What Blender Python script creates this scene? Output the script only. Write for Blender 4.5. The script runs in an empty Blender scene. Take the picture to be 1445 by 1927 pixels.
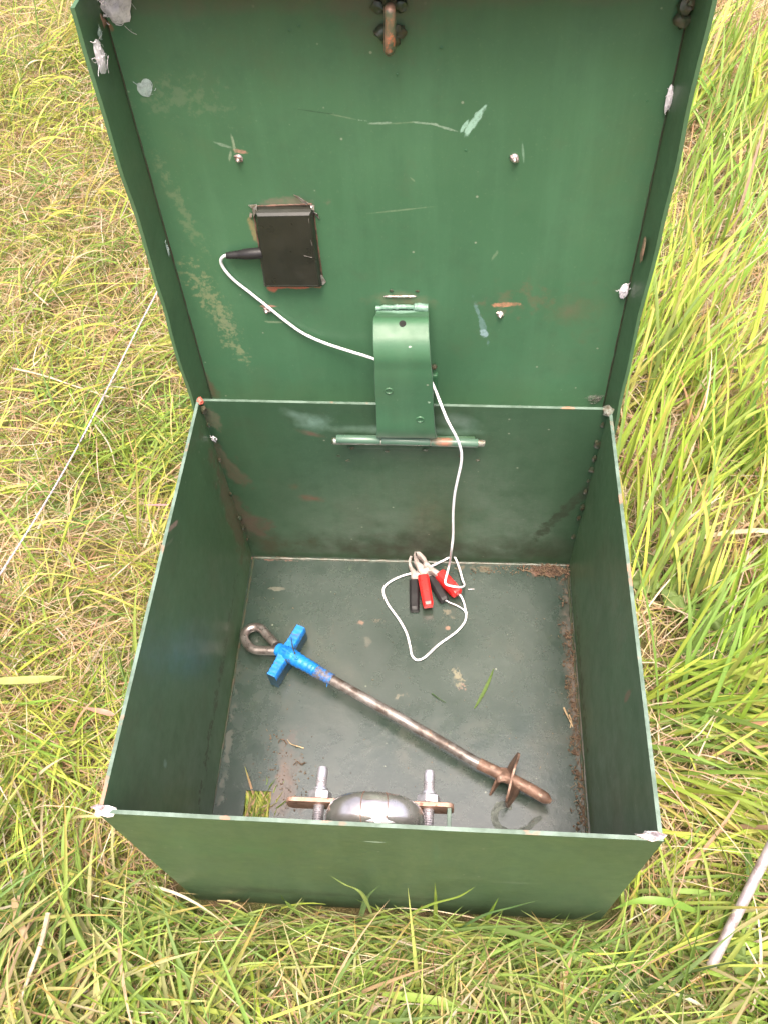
import bpy, math, random
import numpy as np
from mathutils import Vector, Matrix, Euler, noise as mnoise

random.seed(7)
rng = np.random.default_rng(11)
S = bpy.context.scene
COL = S.collection

# ------------------------------------------------------------------ camera, world, sun, exposure
CAM_LOC = (0.0472, -0.3628, 0.9107)
CAM_ROT = (0.6140, 0.0493, 0.0601)
FPX, CX, CY = 1599.09, 722.5, 963.5
cam_d = bpy.data.cameras.new('camera')
cam = bpy.data.objects.new('camera', cam_d)
COL.objects.link(cam)
cam.location = CAM_LOC
cam.rotation_euler = CAM_ROT
cam_d.sensor_fit = 'VERTICAL'
cam_d.sensor_height = 24.0
cam_d.lens = FPX / 1927.0 * 24.0
cam_d.clip_start = 0.02
cam_d.clip_end = 200
S.camera = cam

SUN_ELEV, SUN_AZ = math.radians(74), math.radians(178)      # azimuth of the sun, clockwise from +y
world = bpy.data.worlds.new('World')
S.world = world
world.use_nodes = True
wn = world.node_tree
bg = wn.nodes['Background']
sky = wn.nodes.new('ShaderNodeTexSky')
sky.sky_type = 'NISHITA'
sky.sun_disc = False
sky.sun_elevation = SUN_ELEV
sky.sun_rotation = SUN_AZ
sky.air_density = 0.7
sky.dust_density = 10.0
sky.ozone_density = 0.2
wn.links.new(sky.outputs[0], bg.inputs[0])
bg.inputs[1].default_value = 0.15

sd = bpy.data.lights.new('sun', 'SUN')
sun = bpy.data.objects.new('sun', sd)
COL.objects.link(sun)
sd.energy = 1.2
sd.angle = math.radians(24)
sd.color = (1.0, 0.93, 0.82)
sdir = Vector((math.sin(SUN_AZ) * math.cos(SUN_ELEV), math.cos(SUN_AZ) * math.cos(SUN_ELEV), math.sin(SUN_ELEV)))
sun.rotation_euler = sdir.to_track_quat('Z', 'Y').to_euler()
sun.location = (0, 0, 5)

S.view_settings.view_transform = 'Standard'
S.view_settings.look = 'None'
S.view_settings.gamma = 1
S.view_settings.use_curve_mapping = False
S.view_settings.exposure = 1.62

# ------------------------------------------------------------------ pixel (of the photograph) -> place
RM = Euler(CAM_ROT, 'XYZ').to_matrix()
CV = Vector(CAM_LOC)
def ray(u, v): return RM @ Vector(((u - CX) / FPX, -(v - CY) / FPX, -1.0))
def at(u, v, z=0.003):
    d = ray(u, v); return CV + d * ((z - CV.z) / d.z)
def aty(u, v, y):
    d = ray(u, v); return CV + d * ((y - CV.y) / d.y)
H = 0.2939                     # rim height of the box
LT = 0.0608                    # backward lean of the open lid
LY = 0.2417
LN = Vector((0, -math.cos(LT), math.sin(LT)))
LU = Vector((0, math.sin(LT), math.cos(LT)))
L0 = Vector((0, LY, H))
def lid(u, v, n=0.0):          # pixel -> point n metres in front of the lid's inner face
    d = ray(u, v); o = L0 + LN * n
    return CV + d * ((o - CV).dot(LN) / d.dot(LN))
def lidp(x, s, n=0.0): return L0 + Vector((x, 0, 0)) + LU * s + LN * n

# ------------------------------------------------------------------ object helpers
def tag(o, label=None, cat=None, group=None, kind=None):
    if label: o['label'] = label
    if cat: o['category'] = cat
    if group: o['group'] = group
    if kind: o['kind'] = kind
    return o
def empty(name, loc, label, cat, group=None):
    o = bpy.data.objects.new(name, None); COL.objects.link(o)
    o.empty_display_size = 0.02
    o.location = loc
    return tag(o, label, cat, group)
def world_loc(o):
    p = Vector(o.location)
    while o.parent: o = o.parent; p += Vector(o.location)
    return p
class MB:
    def __init__(s): s.v = []; s.f = []; s.m = []
    def face(s, idx, m=0): s.f.append(tuple(idx)); s.m.append(m)
    def add(s, vs, fs, m=0):
        o = len(s.v); s.v += [Vector(a) for a in vs]
        for f in fs: s.f.append(tuple(i + o for i in f)); s.m.append(m)
    def box(s, a, b, M=None, m=0):
        vs = [Vector((x, y, z)) for z in (a[2], b[2]) for y in (a[1], b[1]) for x in (a[0], b[0])]
        if M: vs = [M @ v for v in vs]
        s.add(vs, [(0, 2, 3, 1), (4, 5, 7, 6), (0, 1, 5, 4), (2, 6, 7, 3), (0, 4, 6, 2), (1, 3, 7, 5)], m)
    def tube(s, pts, r, n=12, caps=True, m=0, flat=None):
        pts = [Vector(p) for p in pts]; k = len(pts)
        rs = r if hasattr(r, '__len__') else [r] * k
        T = [(pts[min(i + 1, k - 1)] - pts[max(i - 1, 0)]).normalized() for i in range(k)]
        a = Vector((0, 0, 1)) if abs(T[0].z) < .9 else Vector((1, 0, 0))
        N = (a - T[0] * a.dot(T[0])).normalized(); o = len(s.v)
        for i in range(k):
            N = (N - T[i] * N.dot(T[i])).normalized(); B = T[i].cross(N)
            for j in range(n):
                t = 2 * math.pi * j / n
                s.v.append(pts[i] + (N * math.cos(t) + B * math.sin(t)) * rs[i])
        for i in range(k - 1):
            for j in range(n):
                a, b = o + i * n + j, o + i * n + (j + 1) % n
                s.face((a, b, b + n, a + n), m)
        if caps:
            s.face([o + j for j in range(n)][::-1], m); s.face([o + (k - 1) * n + j for j in range(n)], m)
    def lathe(s, M, prof, n=32, m=0):      # prof: (radius, height) along local z
        o = len(s.v)
        for r, h in prof:
            for j in range(n):
                t = 2 * math.pi * j / n
                s.v.append(M @ Vector((r * math.cos(t), r * math.sin(t), h)))
        for i in range(len(prof) - 1):
            for j in range(n):
                a, b = o + i * n + j, o + i * n + (j + 1) % n
                s.face((a, b, b + n, a + n), m)
        s.face([o + j for j in range(n)][::-1], m); s.face([o + (len(prof) - 1) * n + j for j in range(n)], m)
    def prism(s, poly, d, m=0):            # poly: 3-D points in order, d: extrusion vector
        n = len(poly); o = len(s.v); d = Vector(d)
        s.v += [Vector(p) for p in poly] + [Vector(p) + d for p in poly]
        s.face([o + i for i in range(n)][::-1], m); s.face([o + n + i for i in range(n)], m)
        for i in range(n): s.face((o + i, o + (i + 1) % n, o + n + (i + 1) % n, o + n + i), m)
    def blob(s, c, r, seed=0, amp=.25, m=0, sub=1):
        import bmesh
        bm = bmesh.new(); bmesh.ops.create_icosphere(bm, subdivisions=sub, radius=1)
        c = Vector(c); r = Vector(r) if hasattr(r, '__len__') else Vector((r, r, r))
        vs = []
        for v in bm.verts:
            k = 1 + amp * mnoise.noise(v.co * 1.7 + Vector((seed * 3.1, seed, -seed)))
            vs.append(c + Vector((v.co.x * r.x, v.co.y * r.y, v.co.z * r.z)) * k)
        s.add(vs, [tuple(v.index for v in f.verts) for f in bm.faces], m); bm.free()
    def build(s, name, mats, parent=None, smooth=False, bevel=0, origin=None, bseg=2):
        if parent is not None: off = world_loc(parent)
        else: off = Vector(origin) if origin is not None else Vector((0, 0, 0))
        me = bpy.data.meshes.new(name)
        me.from_pydata([tuple(v - off) for v in s.v], [], s.f)
        mats = mats if isinstance(mats, (list, tuple)) else [mats]
        for m in mats: me.materials.append(m)
        me.polygons.foreach_set('material_index', s.m)
        if smooth: me.polygons.foreach_set('use_smooth', [True] * len(s.f))
        me.update()
        import bmesh
        bm = bmesh.new(); bm.from_mesh(me); bmesh.ops.recalc_face_normals(bm, faces=bm.faces); bm.to_mesh(me); bm.free()
        o = bpy.data.objects.new(name, me); COL.objects.link(o)
        if parent is not None: o.parent = parent
        else: o.location = off
        if bevel:
            b = o.modifiers.new('bevel', 'BEVEL'); b.width = bevel; b.segments = bseg; b.limit_method = 'ANGLE'; b.angle_limit = math.radians(40)
        if smooth:
            try: me.set_sharp_from_angle(angle=math.radians(42))
            except Exception: pass
        return o
def spline(ps, k=8):            # Catmull-Rom
    ps = [Vector(p) for p in ps]; q = [ps[0] * 2 - ps[1]] + ps + [ps[-1] * 2 - ps[-2]]; out = []
    for i in range(1, len(q) - 2):
        a, b, c, d = q[i - 1:i + 3]
        for j in range(k):
            t = j / k
            out.append(.5 * ((2 * b) + (c - a) * t + (2 * a - 5 * b + 4 * c - d) * t * t + (3 * b - a - 3 * c + d) * t ** 3))
    out.append(ps[-1]); return out

# ------------------------------------------------------------------ materials
def new_mat(name):
    m = bpy.data.materials.new(name); m.use_nodes = True
    nt = m.node_tree; return m, nt, nt.nodes['Principled BSDF']
def N(nt, t, **kw):
    n = nt.nodes.new(t)
    for k, v in kw.items():
        if k.startswith('i_'):
            key = k[2:]; key = int(key) if key.isdigit() else key.replace('_', ' ')
            n.inputs[key].default_value = v
        else: setattr(n, k, v)
    return n
def nz(nt, vec, scale, detail=4, rough=.6):
    n = N(nt, 'ShaderNodeTexNoise'); n.inputs['Scale'].default_value = scale
    n.inputs['Detail'].default_value = detail; n.inputs['Roughness'].default_value = rough
    nt.links.new(vec, n.inputs['Vector']); return n.outputs['Fac']
def rmp(nt, val, a, b, lo=0., hi=1.):
    n = N(nt, 'ShaderNodeMapRange'); n.inputs['From Min'].default_value = a; n.inputs['From Max'].default_value = b
    n.inputs['To Min'].default_value = lo; n.inputs['To Max'].default_value = hi
    nt.links.new(val, n.inputs['Value']); return n.outputs['Result']
def mth(nt, op, a, b):
    n = N(nt, 'ShaderNodeMath', operation=op)
    for i, x in enumerate((a, b)):
        if isinstance(x, (int, float)): n.inputs[i].default_value = x
        else: nt.links.new(x, n.inputs[i])
    return n.outputs[0]
def mixc(nt, fac, a, b):
    n = N(nt, 'ShaderNodeMix', data_type='RGBA')
    if isinstance(fac, (int, float)): n.inputs[0].default_value = fac
    else: nt.links.new(fac, n.inputs[0])
    for i, x in ((6, a), (7, b)):
        if isinstance(x, tuple): n.inputs[i].default_value = (*x, 1)
        else: nt.links.new(x, n.inputs[i])
    return n.outputs[2]
def bump(nt, h, dist, strength=1.0, prev=None):
    n = N(nt, 'ShaderNodeBump'); n.inputs['Distance'].default_value = dist; n.inputs['Strength'].default_value = strength
    nt.links.new(h, n.inputs['Height'])
    if prev: nt.links.new(prev, n.inputs['Normal'])
    return n.outputs[0]

RUST = (0.30, 0.10, 0.055); PINK = (0.42, 0.20, 0.15); MINT = (0.26, 0.42, 0.33); DIRT = (0.10, 0.075, 0.045)
PALE = (0.16, 0.22, 0.13); DARK = (0.012, 0.018, 0.01); PRIM = (0.45, 0.12, 0.07); GRN2 = (0.035, 0.085, 0.045)

def paint(name, base, marks=(), rough=.36, dirt=.5, dirt_col=DIRT, wear=0.0, fine=.0, grain=(1, 1, 1), spec=.5, coat=0):
    """weathered green paint; marks = (centre, half size, rotation, colour, noise amplitude, noise scale, opacity)"""
    m, nt, b = new_mat(name)
    tc = N(nt, 'ShaderNodeTexCoord').outputs['Object']
    big = nz(nt, tc, 5, 3); mid = nz(nt, tc, 38, 5, .65); fin = nz(nt, tc, 420, 3)
    c = mixc(nt, rmp(nt, big, .3, .7), base, tuple(x * 1.22 + .004 for x in base))
    c = mixc(nt, rmp(nt, mid, .50, .80, 0, .35), c, tuple(x * .72 for x in base))
    c = mixc(nt, rmp(nt, fin, .62, .8, 0, .25), c, PALE)
    if dirt:
        d = mth(nt, 'MULTIPLY', rmp(nt, nz(nt, tc, 9, 7, .72), .52, .74, 0, 1), rmp(nt, mid, .35, .65, .2, dirt))
        c = mixc(nt, d, c, dirt_col)
    mps = N(nt, 'ShaderNodeMapping'); mps.inputs['Scale'].default_value = (16, 16, 1.3); nt.links.new(tc, mps.inputs['Vector'])
    c = mixc(nt, mth(nt, 'MULTIPLY', rmp(nt, nz(nt, mps.outputs[0], 2.2, 6, .7), .48, .72), .30), c, tuple(x * 1.5 + .012 for x in base))
    c = mixc(nt, rmp(nt, nz(nt, tc, 14, 8, .8), .56, .70, 0, .22), c, (.07, .085, .05))
    # scratches: stretched noise
    mp = N(nt, 'ShaderNodeMapping'); mp.inputs['Scale'].default_value = grain; nt.links.new(tc, mp.inputs['Vector'])
    sc = nz(nt, mp.outputs[0], 30, 6, .75)
    c = mixc(nt, mth(nt, 'MULTIPLY', rmp(nt, sc, .66, .72, 0, .8), wear), c, PALE)
    # specks of grit
    vo = N(nt, 'ShaderNodeTexVoronoi'); vo.inputs['Scale'].default_value = 75; nt.links.new(tc, vo.inputs['Vector'])
    sp = mth(nt, 'MULTIPLY', rmp(nt, vo.outputs['Distance'], .10, .05), rmp(nt, N_sep(nt, vo.outputs['Color']), .80, .84))
    c = mixc(nt, mth(nt, 'MULTIPLY', sp, .55), c, (.30, .32, .24))
    rg = rmp(nt, mid, .3, .7, rough - .06, rough + .10)
    hgt = None
    warp = N(nt, 'ShaderNodeTexNoise'); warp.inputs['Scale'].default_value = 60; warp.inputs['Detail'].default_value = 4
    nt.links.new(tc, warp.inputs['Vector'])
    for (ctr, sz, rot, colr, amp, nsc, op) in marks:
        mpn = N(nt, 'ShaderNodeMapping', vector_type='TEXTURE')
        mpn.inputs['Location'].default_value = tuple(ctr); mpn.inputs['Rotation'].default_value = tuple(rot); mpn.inputs['Scale'].default_value = tuple(sz)
        nt.links.new(tc, mpn.inputs['Vector'])
        ln = N(nt, 'ShaderNodeVectorMath', operation='LENGTH'); nt.links.new(mpn.outputs[0], ln.inputs[0])
        nn = nz(nt, tc, nsc, 5, .7)
        if amp >= .8 and op > 0:       # speckled patch: flecks that thin out towards its rim
            s_ = rmp(nt, ln.outputs['Value'], 1.25, .0, 0, 1)
            k = mth(nt, 'MULTIPLY', rmp(nt, mth(nt, 'ADD', nn, mth(nt, 'MULTIPLY', s_, .22)), .62, .72, 0, 1), rmp(nt, s_, 0, .3, 0, op))
        else:
            n3 = nz(nt, tc, nsc * .35, 2, .5)
            v = mth(nt, 'ADD', ln.outputs['Value'], mth(nt, 'MULTIPLY', mth(nt, 'SUBTRACT', nn, .5), amp * 2.6))
            v = mth(nt, 'ADD', v, mth(nt, 'MULTIPLY', mth(nt, 'SUBTRACT', n3, .5), amp * 2.6))
            soft = .35 if op >= 0 else 1.0
            k = mth(nt, 'MULTIPLY', rmp(nt, v, 1.0, 1.0 - soft, 0, abs(op)), rmp(nt, nz(nt, tc, nsc * 1.7, 4), .32, .56, .45, 1))
        c = mixc(nt, k, c, colr)
        rg = mth(nt, 'ADD', rg, mth(nt, 'MULTIPLY', k, .25))
    nt.links.new(c, b.inputs['Base Color']); nt.links.new(rg, b.inputs['Roughness'])
    b.inputs['Specular IOR Level'].default_value = spec; b.inputs['Coat Weight'].default_value = coat; b.inputs['Coat Roughness'].default_value = .22
    n1 = bump(nt, mid, .0006, .35)
    n2 = bump(nt, nz(nt, tc, 160, 3), .00025, .5, n1)
    nt.links.new(n2, b.inputs['Normal'])
    return m
def N_sep(nt, col):
    n = N(nt, 'ShaderNodeSeparateColor'); nt.links.new(col, n.inputs[0]); return n.outputs[0]
def simple(name, c1, c2=None, scale=60, rough=.5, metal=0., bmp=0., lo=.4, hi=.6, c3=None, s3=200, coat=0, spec=.5, bscale=None):
    m, nt, b = new_mat(name); tc = N(nt, 'ShaderNodeTexCoord').outputs['Object']
    c2 = c2 or tuple(x * .7 for x in c1)
    f = nz(nt, tc, scale, 5, .65)
    c = mixc(nt, rmp(nt, f, lo, hi), c1, c2)
    if c3: c = mixc(nt, rmp(nt, nz(nt, tc, s3, 4), .58, .66), c, c3)
    nt.links.new(c, b.inputs['Base Color'])
    nt.links.new(rmp(nt, nz(nt, tc, scale * 2.3, 3), .3, .7, max(rough - .1, .03), min(rough + .12, 1)), b.inputs['Roughness'])
    b.inputs['Metallic'].default_value = metal; b.inputs['Coat Weight'].default_value = coat
    b.inputs['Specular IOR Level'].default_value = spec
    if bmp: nt.links.new(bump(nt, nz(nt, tc, bscale or scale * 3, 4), bmp, .8), b.inputs['Normal'])
    return m

GREEN = (0.040, 0.104, 0.052)
def lm(u, v, su, sv, col, rot=0, amp=.3, nsc=80, op=.9):       # mark on the lid panel; sizes in metres
    p = lid(u, v); return ((p.x, p.y, p.z), (su, .08, sv), (0, rot, 0), col, amp, nsc, op)
def fm(u, v, su, sv, col, rot=0, amp=.3, nsc=80, op=.9):       # on the floor of the box
    p = at(u, v, .003); return ((p.x, p.y, p.z), (su, sv, .02), (0, 0, rot), col, amp, nsc, op)
def bk(u, v, su, sv, col, rot=0, amp=.3, nsc=80, op=.9):       # on the back wall's inner face
    p = aty(u, v, .197); return ((p.x, p.y, p.z), (su, .03, sv), (0, rot, 0), col, amp, nsc, op)

lid_marks = [
    lm(395, 560, .016, .062, (.15, .185, .095), -.34, .85, 190, .9),
    lm(445, 655, .012, .030, (.15, .185, .095), -.4, .9, 190, .8),
    lm(345, 400, .008, .075, (.13, .17, .09), -.22, 1.0, 150, .5),
    lm(330, 180, .05, .02, (.13, .17, .10), 0, 1.1, 120, .35),
    lm(893, 228, .0030, .0155, MINT, .62, .35, 260, .95),
    lm(880, 246, .0028, .0065, MINT, .35, .4, 300, .95),
    lm(590, 210, .018, .0006, DARK, .16, .5, 200, .5),
    lm(640, 219, .011, .0006, PALE, .22, .6, 300, .6),
    lm(680, 227, .010, .0009, (.2, .28, .2), .14, .8, 300, .9),
    lm(712, 232, .011, .0010, (.2, .28, .2), -.03, .7, 300, .8),
    lm(760, 231, .012, .0006, PALE, -.05, .6, 300, .5),
    lm(800, 232, .010, .0010, (.2, .28, .2), .12, .7, 300, .8),
    lm(838, 241, .011, .0011, (.2, .28, .2), .30, .7, 300, .8),
    lm(873, 238, .0016, .0075, MINT, .5, .6, 300, .95),
    lm(902, 211, .0016, .0060, MINT, .75, .6, 300, .95),
    lm(430, 610, .012, .016, (.13, .165, .09), -.4, .9, 220, .8),
    lm(930, 480, .0016, .006, PALE, .5, .6, 300, .5),
    lm(775, 335, .0030, .0008, PALE, .8, .6, 300, .6),
    lm(750, 394, .030, .0009, PALE, -.12, .5, 160, .6),
    lm(440, 268, .0014, .0075, (.25, .30, .20), 0, .55, 260, .65),
    lm(456, 285, .0065, .0022, PINK, .2, .55, 260, .65),
    lm(418, 271, .0085, .0014, (.20, .27, .19), .35, .55, 260, .65),
    lm(434, 293, .0013, .005, (.25, .30, .20), .3, .55, 260, .65),
    lm(983, 285, .0010, .009, (.16, .26, .18), -.15, .4, 200, .7),
    lm(540, 380, .030, .006, (.16, .12, .09), 0, .6, 120, .6),
    lm(555, 538, .026, .0035, PRIM, 0, .45, 240, .95),
    lm(512, 542, .006, .005, PRIM, .6, .3, 240, .9),
    lm(477, 432, .0035, .014, (.22, .17, .08), -.1, .5, 240, .8),
    lm(500, 500, .003, .012, (.16, .17, .09), -.25, .5, 240, .8),
    lm(505, 576, .010, .0016, PINK, 0, .4, 240, .8),
    lm(518, 606, .011, .0018, PALE, .05, .5, 240, .8),
    lm(948, 572, .0125, .0030, (.40, .19, .11), -.05, .45, 260, .95),
    lm(905, 605, .0028, .024, (.13, .22, .21), -.28, .7, 200, .7),
    lm(910, 626, .0040, .006, (.25, .36, .38), -.3, .6, 220, .8),
    lm(985, 565, .050, .024, (.10, .10, .055), 0, .8, 90, .55), lm(1070, 585, .012, .010, (.11, .10, .06), 0, .6, 100, -.6),
    lm(760, 565, .035, .010, (.14, .12, .07), 0, .6, 100, -.7),
    lm(740, 20, .05, .03, (.09, .08, .05), 0, .6, 60, -.6),
    lm(1085, 590, .03, .035, (.08, .10, .05), 0, .9, 160, -.5),
    lm(390, 720, .006, .04, DIRT, -.3, .7, 160, -.9),
    lm(196, 48, .006, .005, RUST, 0, .6, 160, .8),
    lm(700, -5, .3, .012, (.12, .10, .07), 0, .4, 30, -.7),
]
floor_marks = [
    fm(860, 1275, .011, .017, (.19, .16, .085), .4, .8, 150, .7),
    fm(868, 1292, .006, .006, (.26, .13, .08), .0, .8, 200, .7),
    fm(680, 1172, .007, .004, (.22, .115, .07), 0, .8, 200, .7),
    fm(712, 1168, .008, .004, (.17, .12, .07), 0, .8, 200, .4),
    fm(520, 1108, .012, .003, (.15, .14, .10), 0, .6, 160, .6),
    fm(755, 1308, .010, .005, (.14, .12, .07), .3, .8, 160, .6),
    fm(690, 1205, .008, .010, (.09, .08, .05), 0, 1.0, 100, .5),
    fm(843, 1155, .010, .012, (.16, .13, .08), 0, 1.0, 180, .6),
    fm(842, 1182, .0035, .003, (.26, .13, .08), 0, .4, 180, .8),
    fm(550, 1390, .022, .014, (.030, .022, .014), .5, .9, 110, .9),
    fm(545, 1440, .012, .026, (.035, .024, .015), .3, .7, 90, .85),
    fm(530, 1490, .013, .030, (.085, .045, .028), .1, .5, 110, .85), fm(548, 1510, .018, .028, (.030, .024, .018), .1, .8, 110, .85),
    fm(500, 1530, .02, .02, (.05, .035, .02), .1, .9, 130, .8),
    fm(1084, 1330, .010, .20, (.045, .036, .024), .03, .7, 60, -.9), fm(1086, 1330, .012, .20, (.075, .052, .034), .03, .9, 160, .9),
    fm(1030, 1075, .025, .010, (.13, .055, .03), 0, .7, 130, .9),
    fm(900, 1070, .06, .006, (.09, .07, .035), 0, .8, 130, .8),
    fm(520, 1052, .05, .004, (.14, .06, .04), 0, .8, 160, .8),
    fm(620, 1300, .10, .12, (.030, .036, .030), 0, .7, 20, -.4),
    fm(430, 1400, .006, .10, (.035, .04, .025), .05, .8, 120, .8),
]
back_marks = [
    bk(770, 1040, .30, .045, (.030, .030, .017), 0, .5, 30, -.9),  # brownish dirt along the bottom, with the shade down there painted in too
    bk(585, 797, .026, .020, (.17, .28, .22), -.3, .45, 40, -.95), bk(560, 785, .022, .008, (.12, .20, .15), .5, .4, 60, -.8),
    bk(588, 820, .020, .005, (.12, .07, .05), .35, .5, 60, -.8),
    bk(760, 812, .095, .009, (.17, .27, .20), 0, .3, 40, -.95), bk(860, 795, .030, .014, (.14, .20, .16), .3, .4, 40, -.8),  # first mark paints a highlight band on the wall above the knuckles
    bk(590, 942, .018, .008, (.15, .065, .045), .15, .6, 100, -.8),
    bk(555, 920, .008, .008, (.11, .07, .04), 0, .6, 100, -.7),
    bk(440, 960, .016, .060, (.075, .065, .038), -.42, .7, 130, .9), bk(480, 1000, .022, .028, (.08, .06, .04), -.4, .7, 110, .85),
    bk(418, 870, .014, .055, (.075, .068, .04), -.35, .7, 130, .85),
    bk(398, 790, .010, .030, (.09, .09, .055), -.2, .7, 150, .8),
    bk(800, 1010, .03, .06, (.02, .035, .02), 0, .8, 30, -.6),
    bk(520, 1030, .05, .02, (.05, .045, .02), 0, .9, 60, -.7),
    bk(1075, 950, .008, .09, (.03, .035, .02), .42, .7, 100, .7),
]
def sm(x, u, v, sy, sz, col, rot=0, amp=.4, nsc=120, op=.8):   # on a side wall's inner face
    d = ray(u, v); p = CV + d * ((x - CV.x) / d.x)
    return ((p.x, p.y, p.z), (.03, sy, sz), (rot, 0, 0), col, amp, nsc, op)
side_marks = [
    sm(-.197, 330, 992, .003, .020, (.34, .22, .18), .9, .4, 200, .8),
    sm(-.197, 316, 1030, .002, .030, (.14, .16, .10), .9, .6, 200, .6),
    sm(-.197, 440, 960, .020, .12, (.10, .08, .045), 0, .75, 100, .8),
    sm(-.197, 312, 1438, .004, .006, (.16, .24, .18), 0, .3, 200, .9),
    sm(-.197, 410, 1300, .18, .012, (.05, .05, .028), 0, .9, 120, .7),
    sm(.197, 1155, 1460, .003, .012, (.15, .18, .13), .1, .3, 200, .8),
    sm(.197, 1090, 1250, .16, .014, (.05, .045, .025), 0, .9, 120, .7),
    sm(.197, 1178, 1310, .004, .016, (.20, .12, .08), .1, .4, 200, .7),
    sm(.197, 1155, 1130, .03, .03, (.12, .15, .09), .1, 1.1, 260, .5),
    sm(.197, 1165, 1200, .03, .04, (.12, .15, .09), .1, 1.1, 260, .5),
]
def om(u, v, su, sv, col, rot=0, amp=.4, nsc=100, op=.7):
    p = aty(u, v, -.2025); return ((p.x, p.y, p.z), (su, .03, sv), (0, rot, 0), col, amp, nsc, op)
front_marks = [
    om(850, 1650, .030, .003, (.12, .16, .10), 0, .8, 200, .6),
    om(960, 1660, .040, .003, (.12, .16, .10), 0, .8, 200, .5),
    om(450, 1600, .05, .05, (.05, .12, .04), 0, .6, 30, -.5),
    om(1050, 1640, .06, .08, (.05, .085, .03), 0, .6, 30, -.5),
    om(600, 1680, .20, .014, (.022, .03, .015), 0, .7, 60, -.6),  # dark band along the foot: shade of the grass painted onto the wall
    om(702, 1586, .008, .0014, (.35, .45, .36), 0, .4, 200, .8),
    om(820, 1610, .003, .05, (.06, .12, .06), 0, .4, 60, -.6),
]
M_lid = paint('lid_paint', GREEN, lid_marks, rough=.40, dirt=.12, fine=1)
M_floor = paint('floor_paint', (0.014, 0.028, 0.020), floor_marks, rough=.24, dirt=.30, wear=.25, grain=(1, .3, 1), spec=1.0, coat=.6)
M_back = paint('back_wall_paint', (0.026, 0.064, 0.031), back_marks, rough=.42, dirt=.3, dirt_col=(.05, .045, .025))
M_side = paint('side_wall_paint', (0.046, 0.098, 0.043), side_marks, rough=.40, dirt=.35, wear=.8, grain=(1, .9, .16))
M_front = paint('front_wall_paint', (0.044, 0.080, 0.040), front_marks, rough=.38, dirt=.35, dirt_col=(.05, .08, .03), wear=.25, grain=(.2, 1, 1))
M_green = paint('plain_green_paint', (0.028, 0.095, 0.042), [], rough=.36, dirt=.12)
M_knuckle = paint('knuckle_paint', (0.055, 0.105, 0.072), [
    ((aty(835, 830, .185).x, .185, aty(835, 830, .185).z), (.016, .02, .008), (0, 0, 0), PRIM, .5, 120, -.9)], rough=.3, dirt=.1)
M_rim = simple('worn_rim_paint', (.13, .185, .15), (.07, .11, .08), 45, .42, 0, .0003, c3=(.38, .16, .10), s3=24)
M_dark = simple('seam_dirt', (.035, .025, .015), (.028, .045, .022), 90, .8)
M_black = simple('black_plastic', (.017, .018, .014), (.021, .021, .016), 30, .34, 0, .00003)
M_silver = simple('torn_bright_metal', (.75, .68, .68), (.35, .24, .22), 220, .35, .8, .0006)
M_weld = simple('weld_bead', (.30, .32, .28), (.12, .10, .07), 150, .4, .4, .0004)
M_gweld = simple('painted_weld_bead', (.030, .05, .028), (.06, .05, .03), 150, .4, 0, .0004)
M_white = simple('white_cable', (.80, .78, .80), (.66, .63, .67), 40, .38)
M_red = simple('red_plastic', (.72, .025, .022), (.60, .02, .02), 60, .32, 0, .00005)
M_blk = simple('black_clip_plastic', (.012, .011, .012), (.018, .017, .018), 60, .48, spec=.35)
M_steel = simple('clip_steel', (.60, .52, .49), (.42, .35, .32), 110, .36, .55)
M_chrome = simple('polished_steel', (.84, .78, .75), (.56, .50, .47), 22, .22, .86, .0001)
M_zinc = simple('zinc_plated', (.74, .70, .74), (.58, .55, .58), 120, .36, .8, .0002)
M_rod = simple('worn_round_bar', (.29, .27, .26), (.10, .078, .066), 38, .45, .5, .0003, c3=(.24, .15, .11), s3=60)
M_rust = simple('rusty_steel', (.25, .150, .110), (.14, .085, .062), 60, .55, .25, .0005, c3=(.38, .26, .20), s3=110)
M_bright = simple('galvanised_ring', (.52, .46, .44), (.30, .25, .23), 90, .34, .85, .0002)
M_blue = simple('blue_tape', (.012, .20, .60), (.010, .13, .42), 90, .42, 0, .0007, c3=(.07, .07, .09), s3=70, bscale=260)
M_bluedirt = simple('soiled_blue_tape', (.02, .16, .50), (.12, .11, .12), 200, .5, 0, .0008)
M_bluedark = simple('shaded_tape_side', (.012, .07, .13), (.01, .04, .05), 120, .4, 0, .0006)  # dark teal lower sides: shade and green reflections put into the tape colour
M_plate = simple('bare_steel_plate', (.45, .28, .21), (.32, .20, .15), 90, .45, .5, .0002, c3=(.20, .10, .07))
M_web = simple('matted_web', (.84, .79, .83), (.66, .62, .66), 90, .8, 0, .0008)
M_web2 = simple('thin_web', (.42, .50, .48), (.30, .38, .35), 90, .8, 0, .0005)
M_web3 = simple('dusty_dark_web', (.26, .24, .22), (.10, .10, .08), 160, .9, 0, .002)
def webby(m, lo=.42, hi=.58, sc=420):
    nt = m.node_tree; b = nt.nodes['Principled BSDF']; tc = N(nt, 'ShaderNodeTexCoord').outputs['Object']
    nt.links.new(rmp(nt, nz(nt, tc, sc, 5, .7), lo, hi, .08, .95), b.inputs['Alpha'])
webby(M_web, .22, .50, 110); webby(M_web2, .20, .60, 110); webby(M_web3, .40, .68, 260)
M_cord = simple('pale_cord', (.48, .44, .50), (.34, .30, .36), 320, .8, 0, .0006)
M_pole = simple('pole_metal', (.56, .49, .51), (.44, .37, .39), 60, .34, .5, .0001, c3=(.36, .27, .27), s3=40)
M_crumb = simple('soil_crumbs', (.065, .042, .026), (.13, .08, .05), 300, .9, 0, .001)
M_straw = simple('dry_straw', (.50, .38, .22), (.38, .26, .15), 200, .6)
M_chaff = simple('chaff', (.24, .16, .09), (.14, .09, .05), 200, .7)
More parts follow.
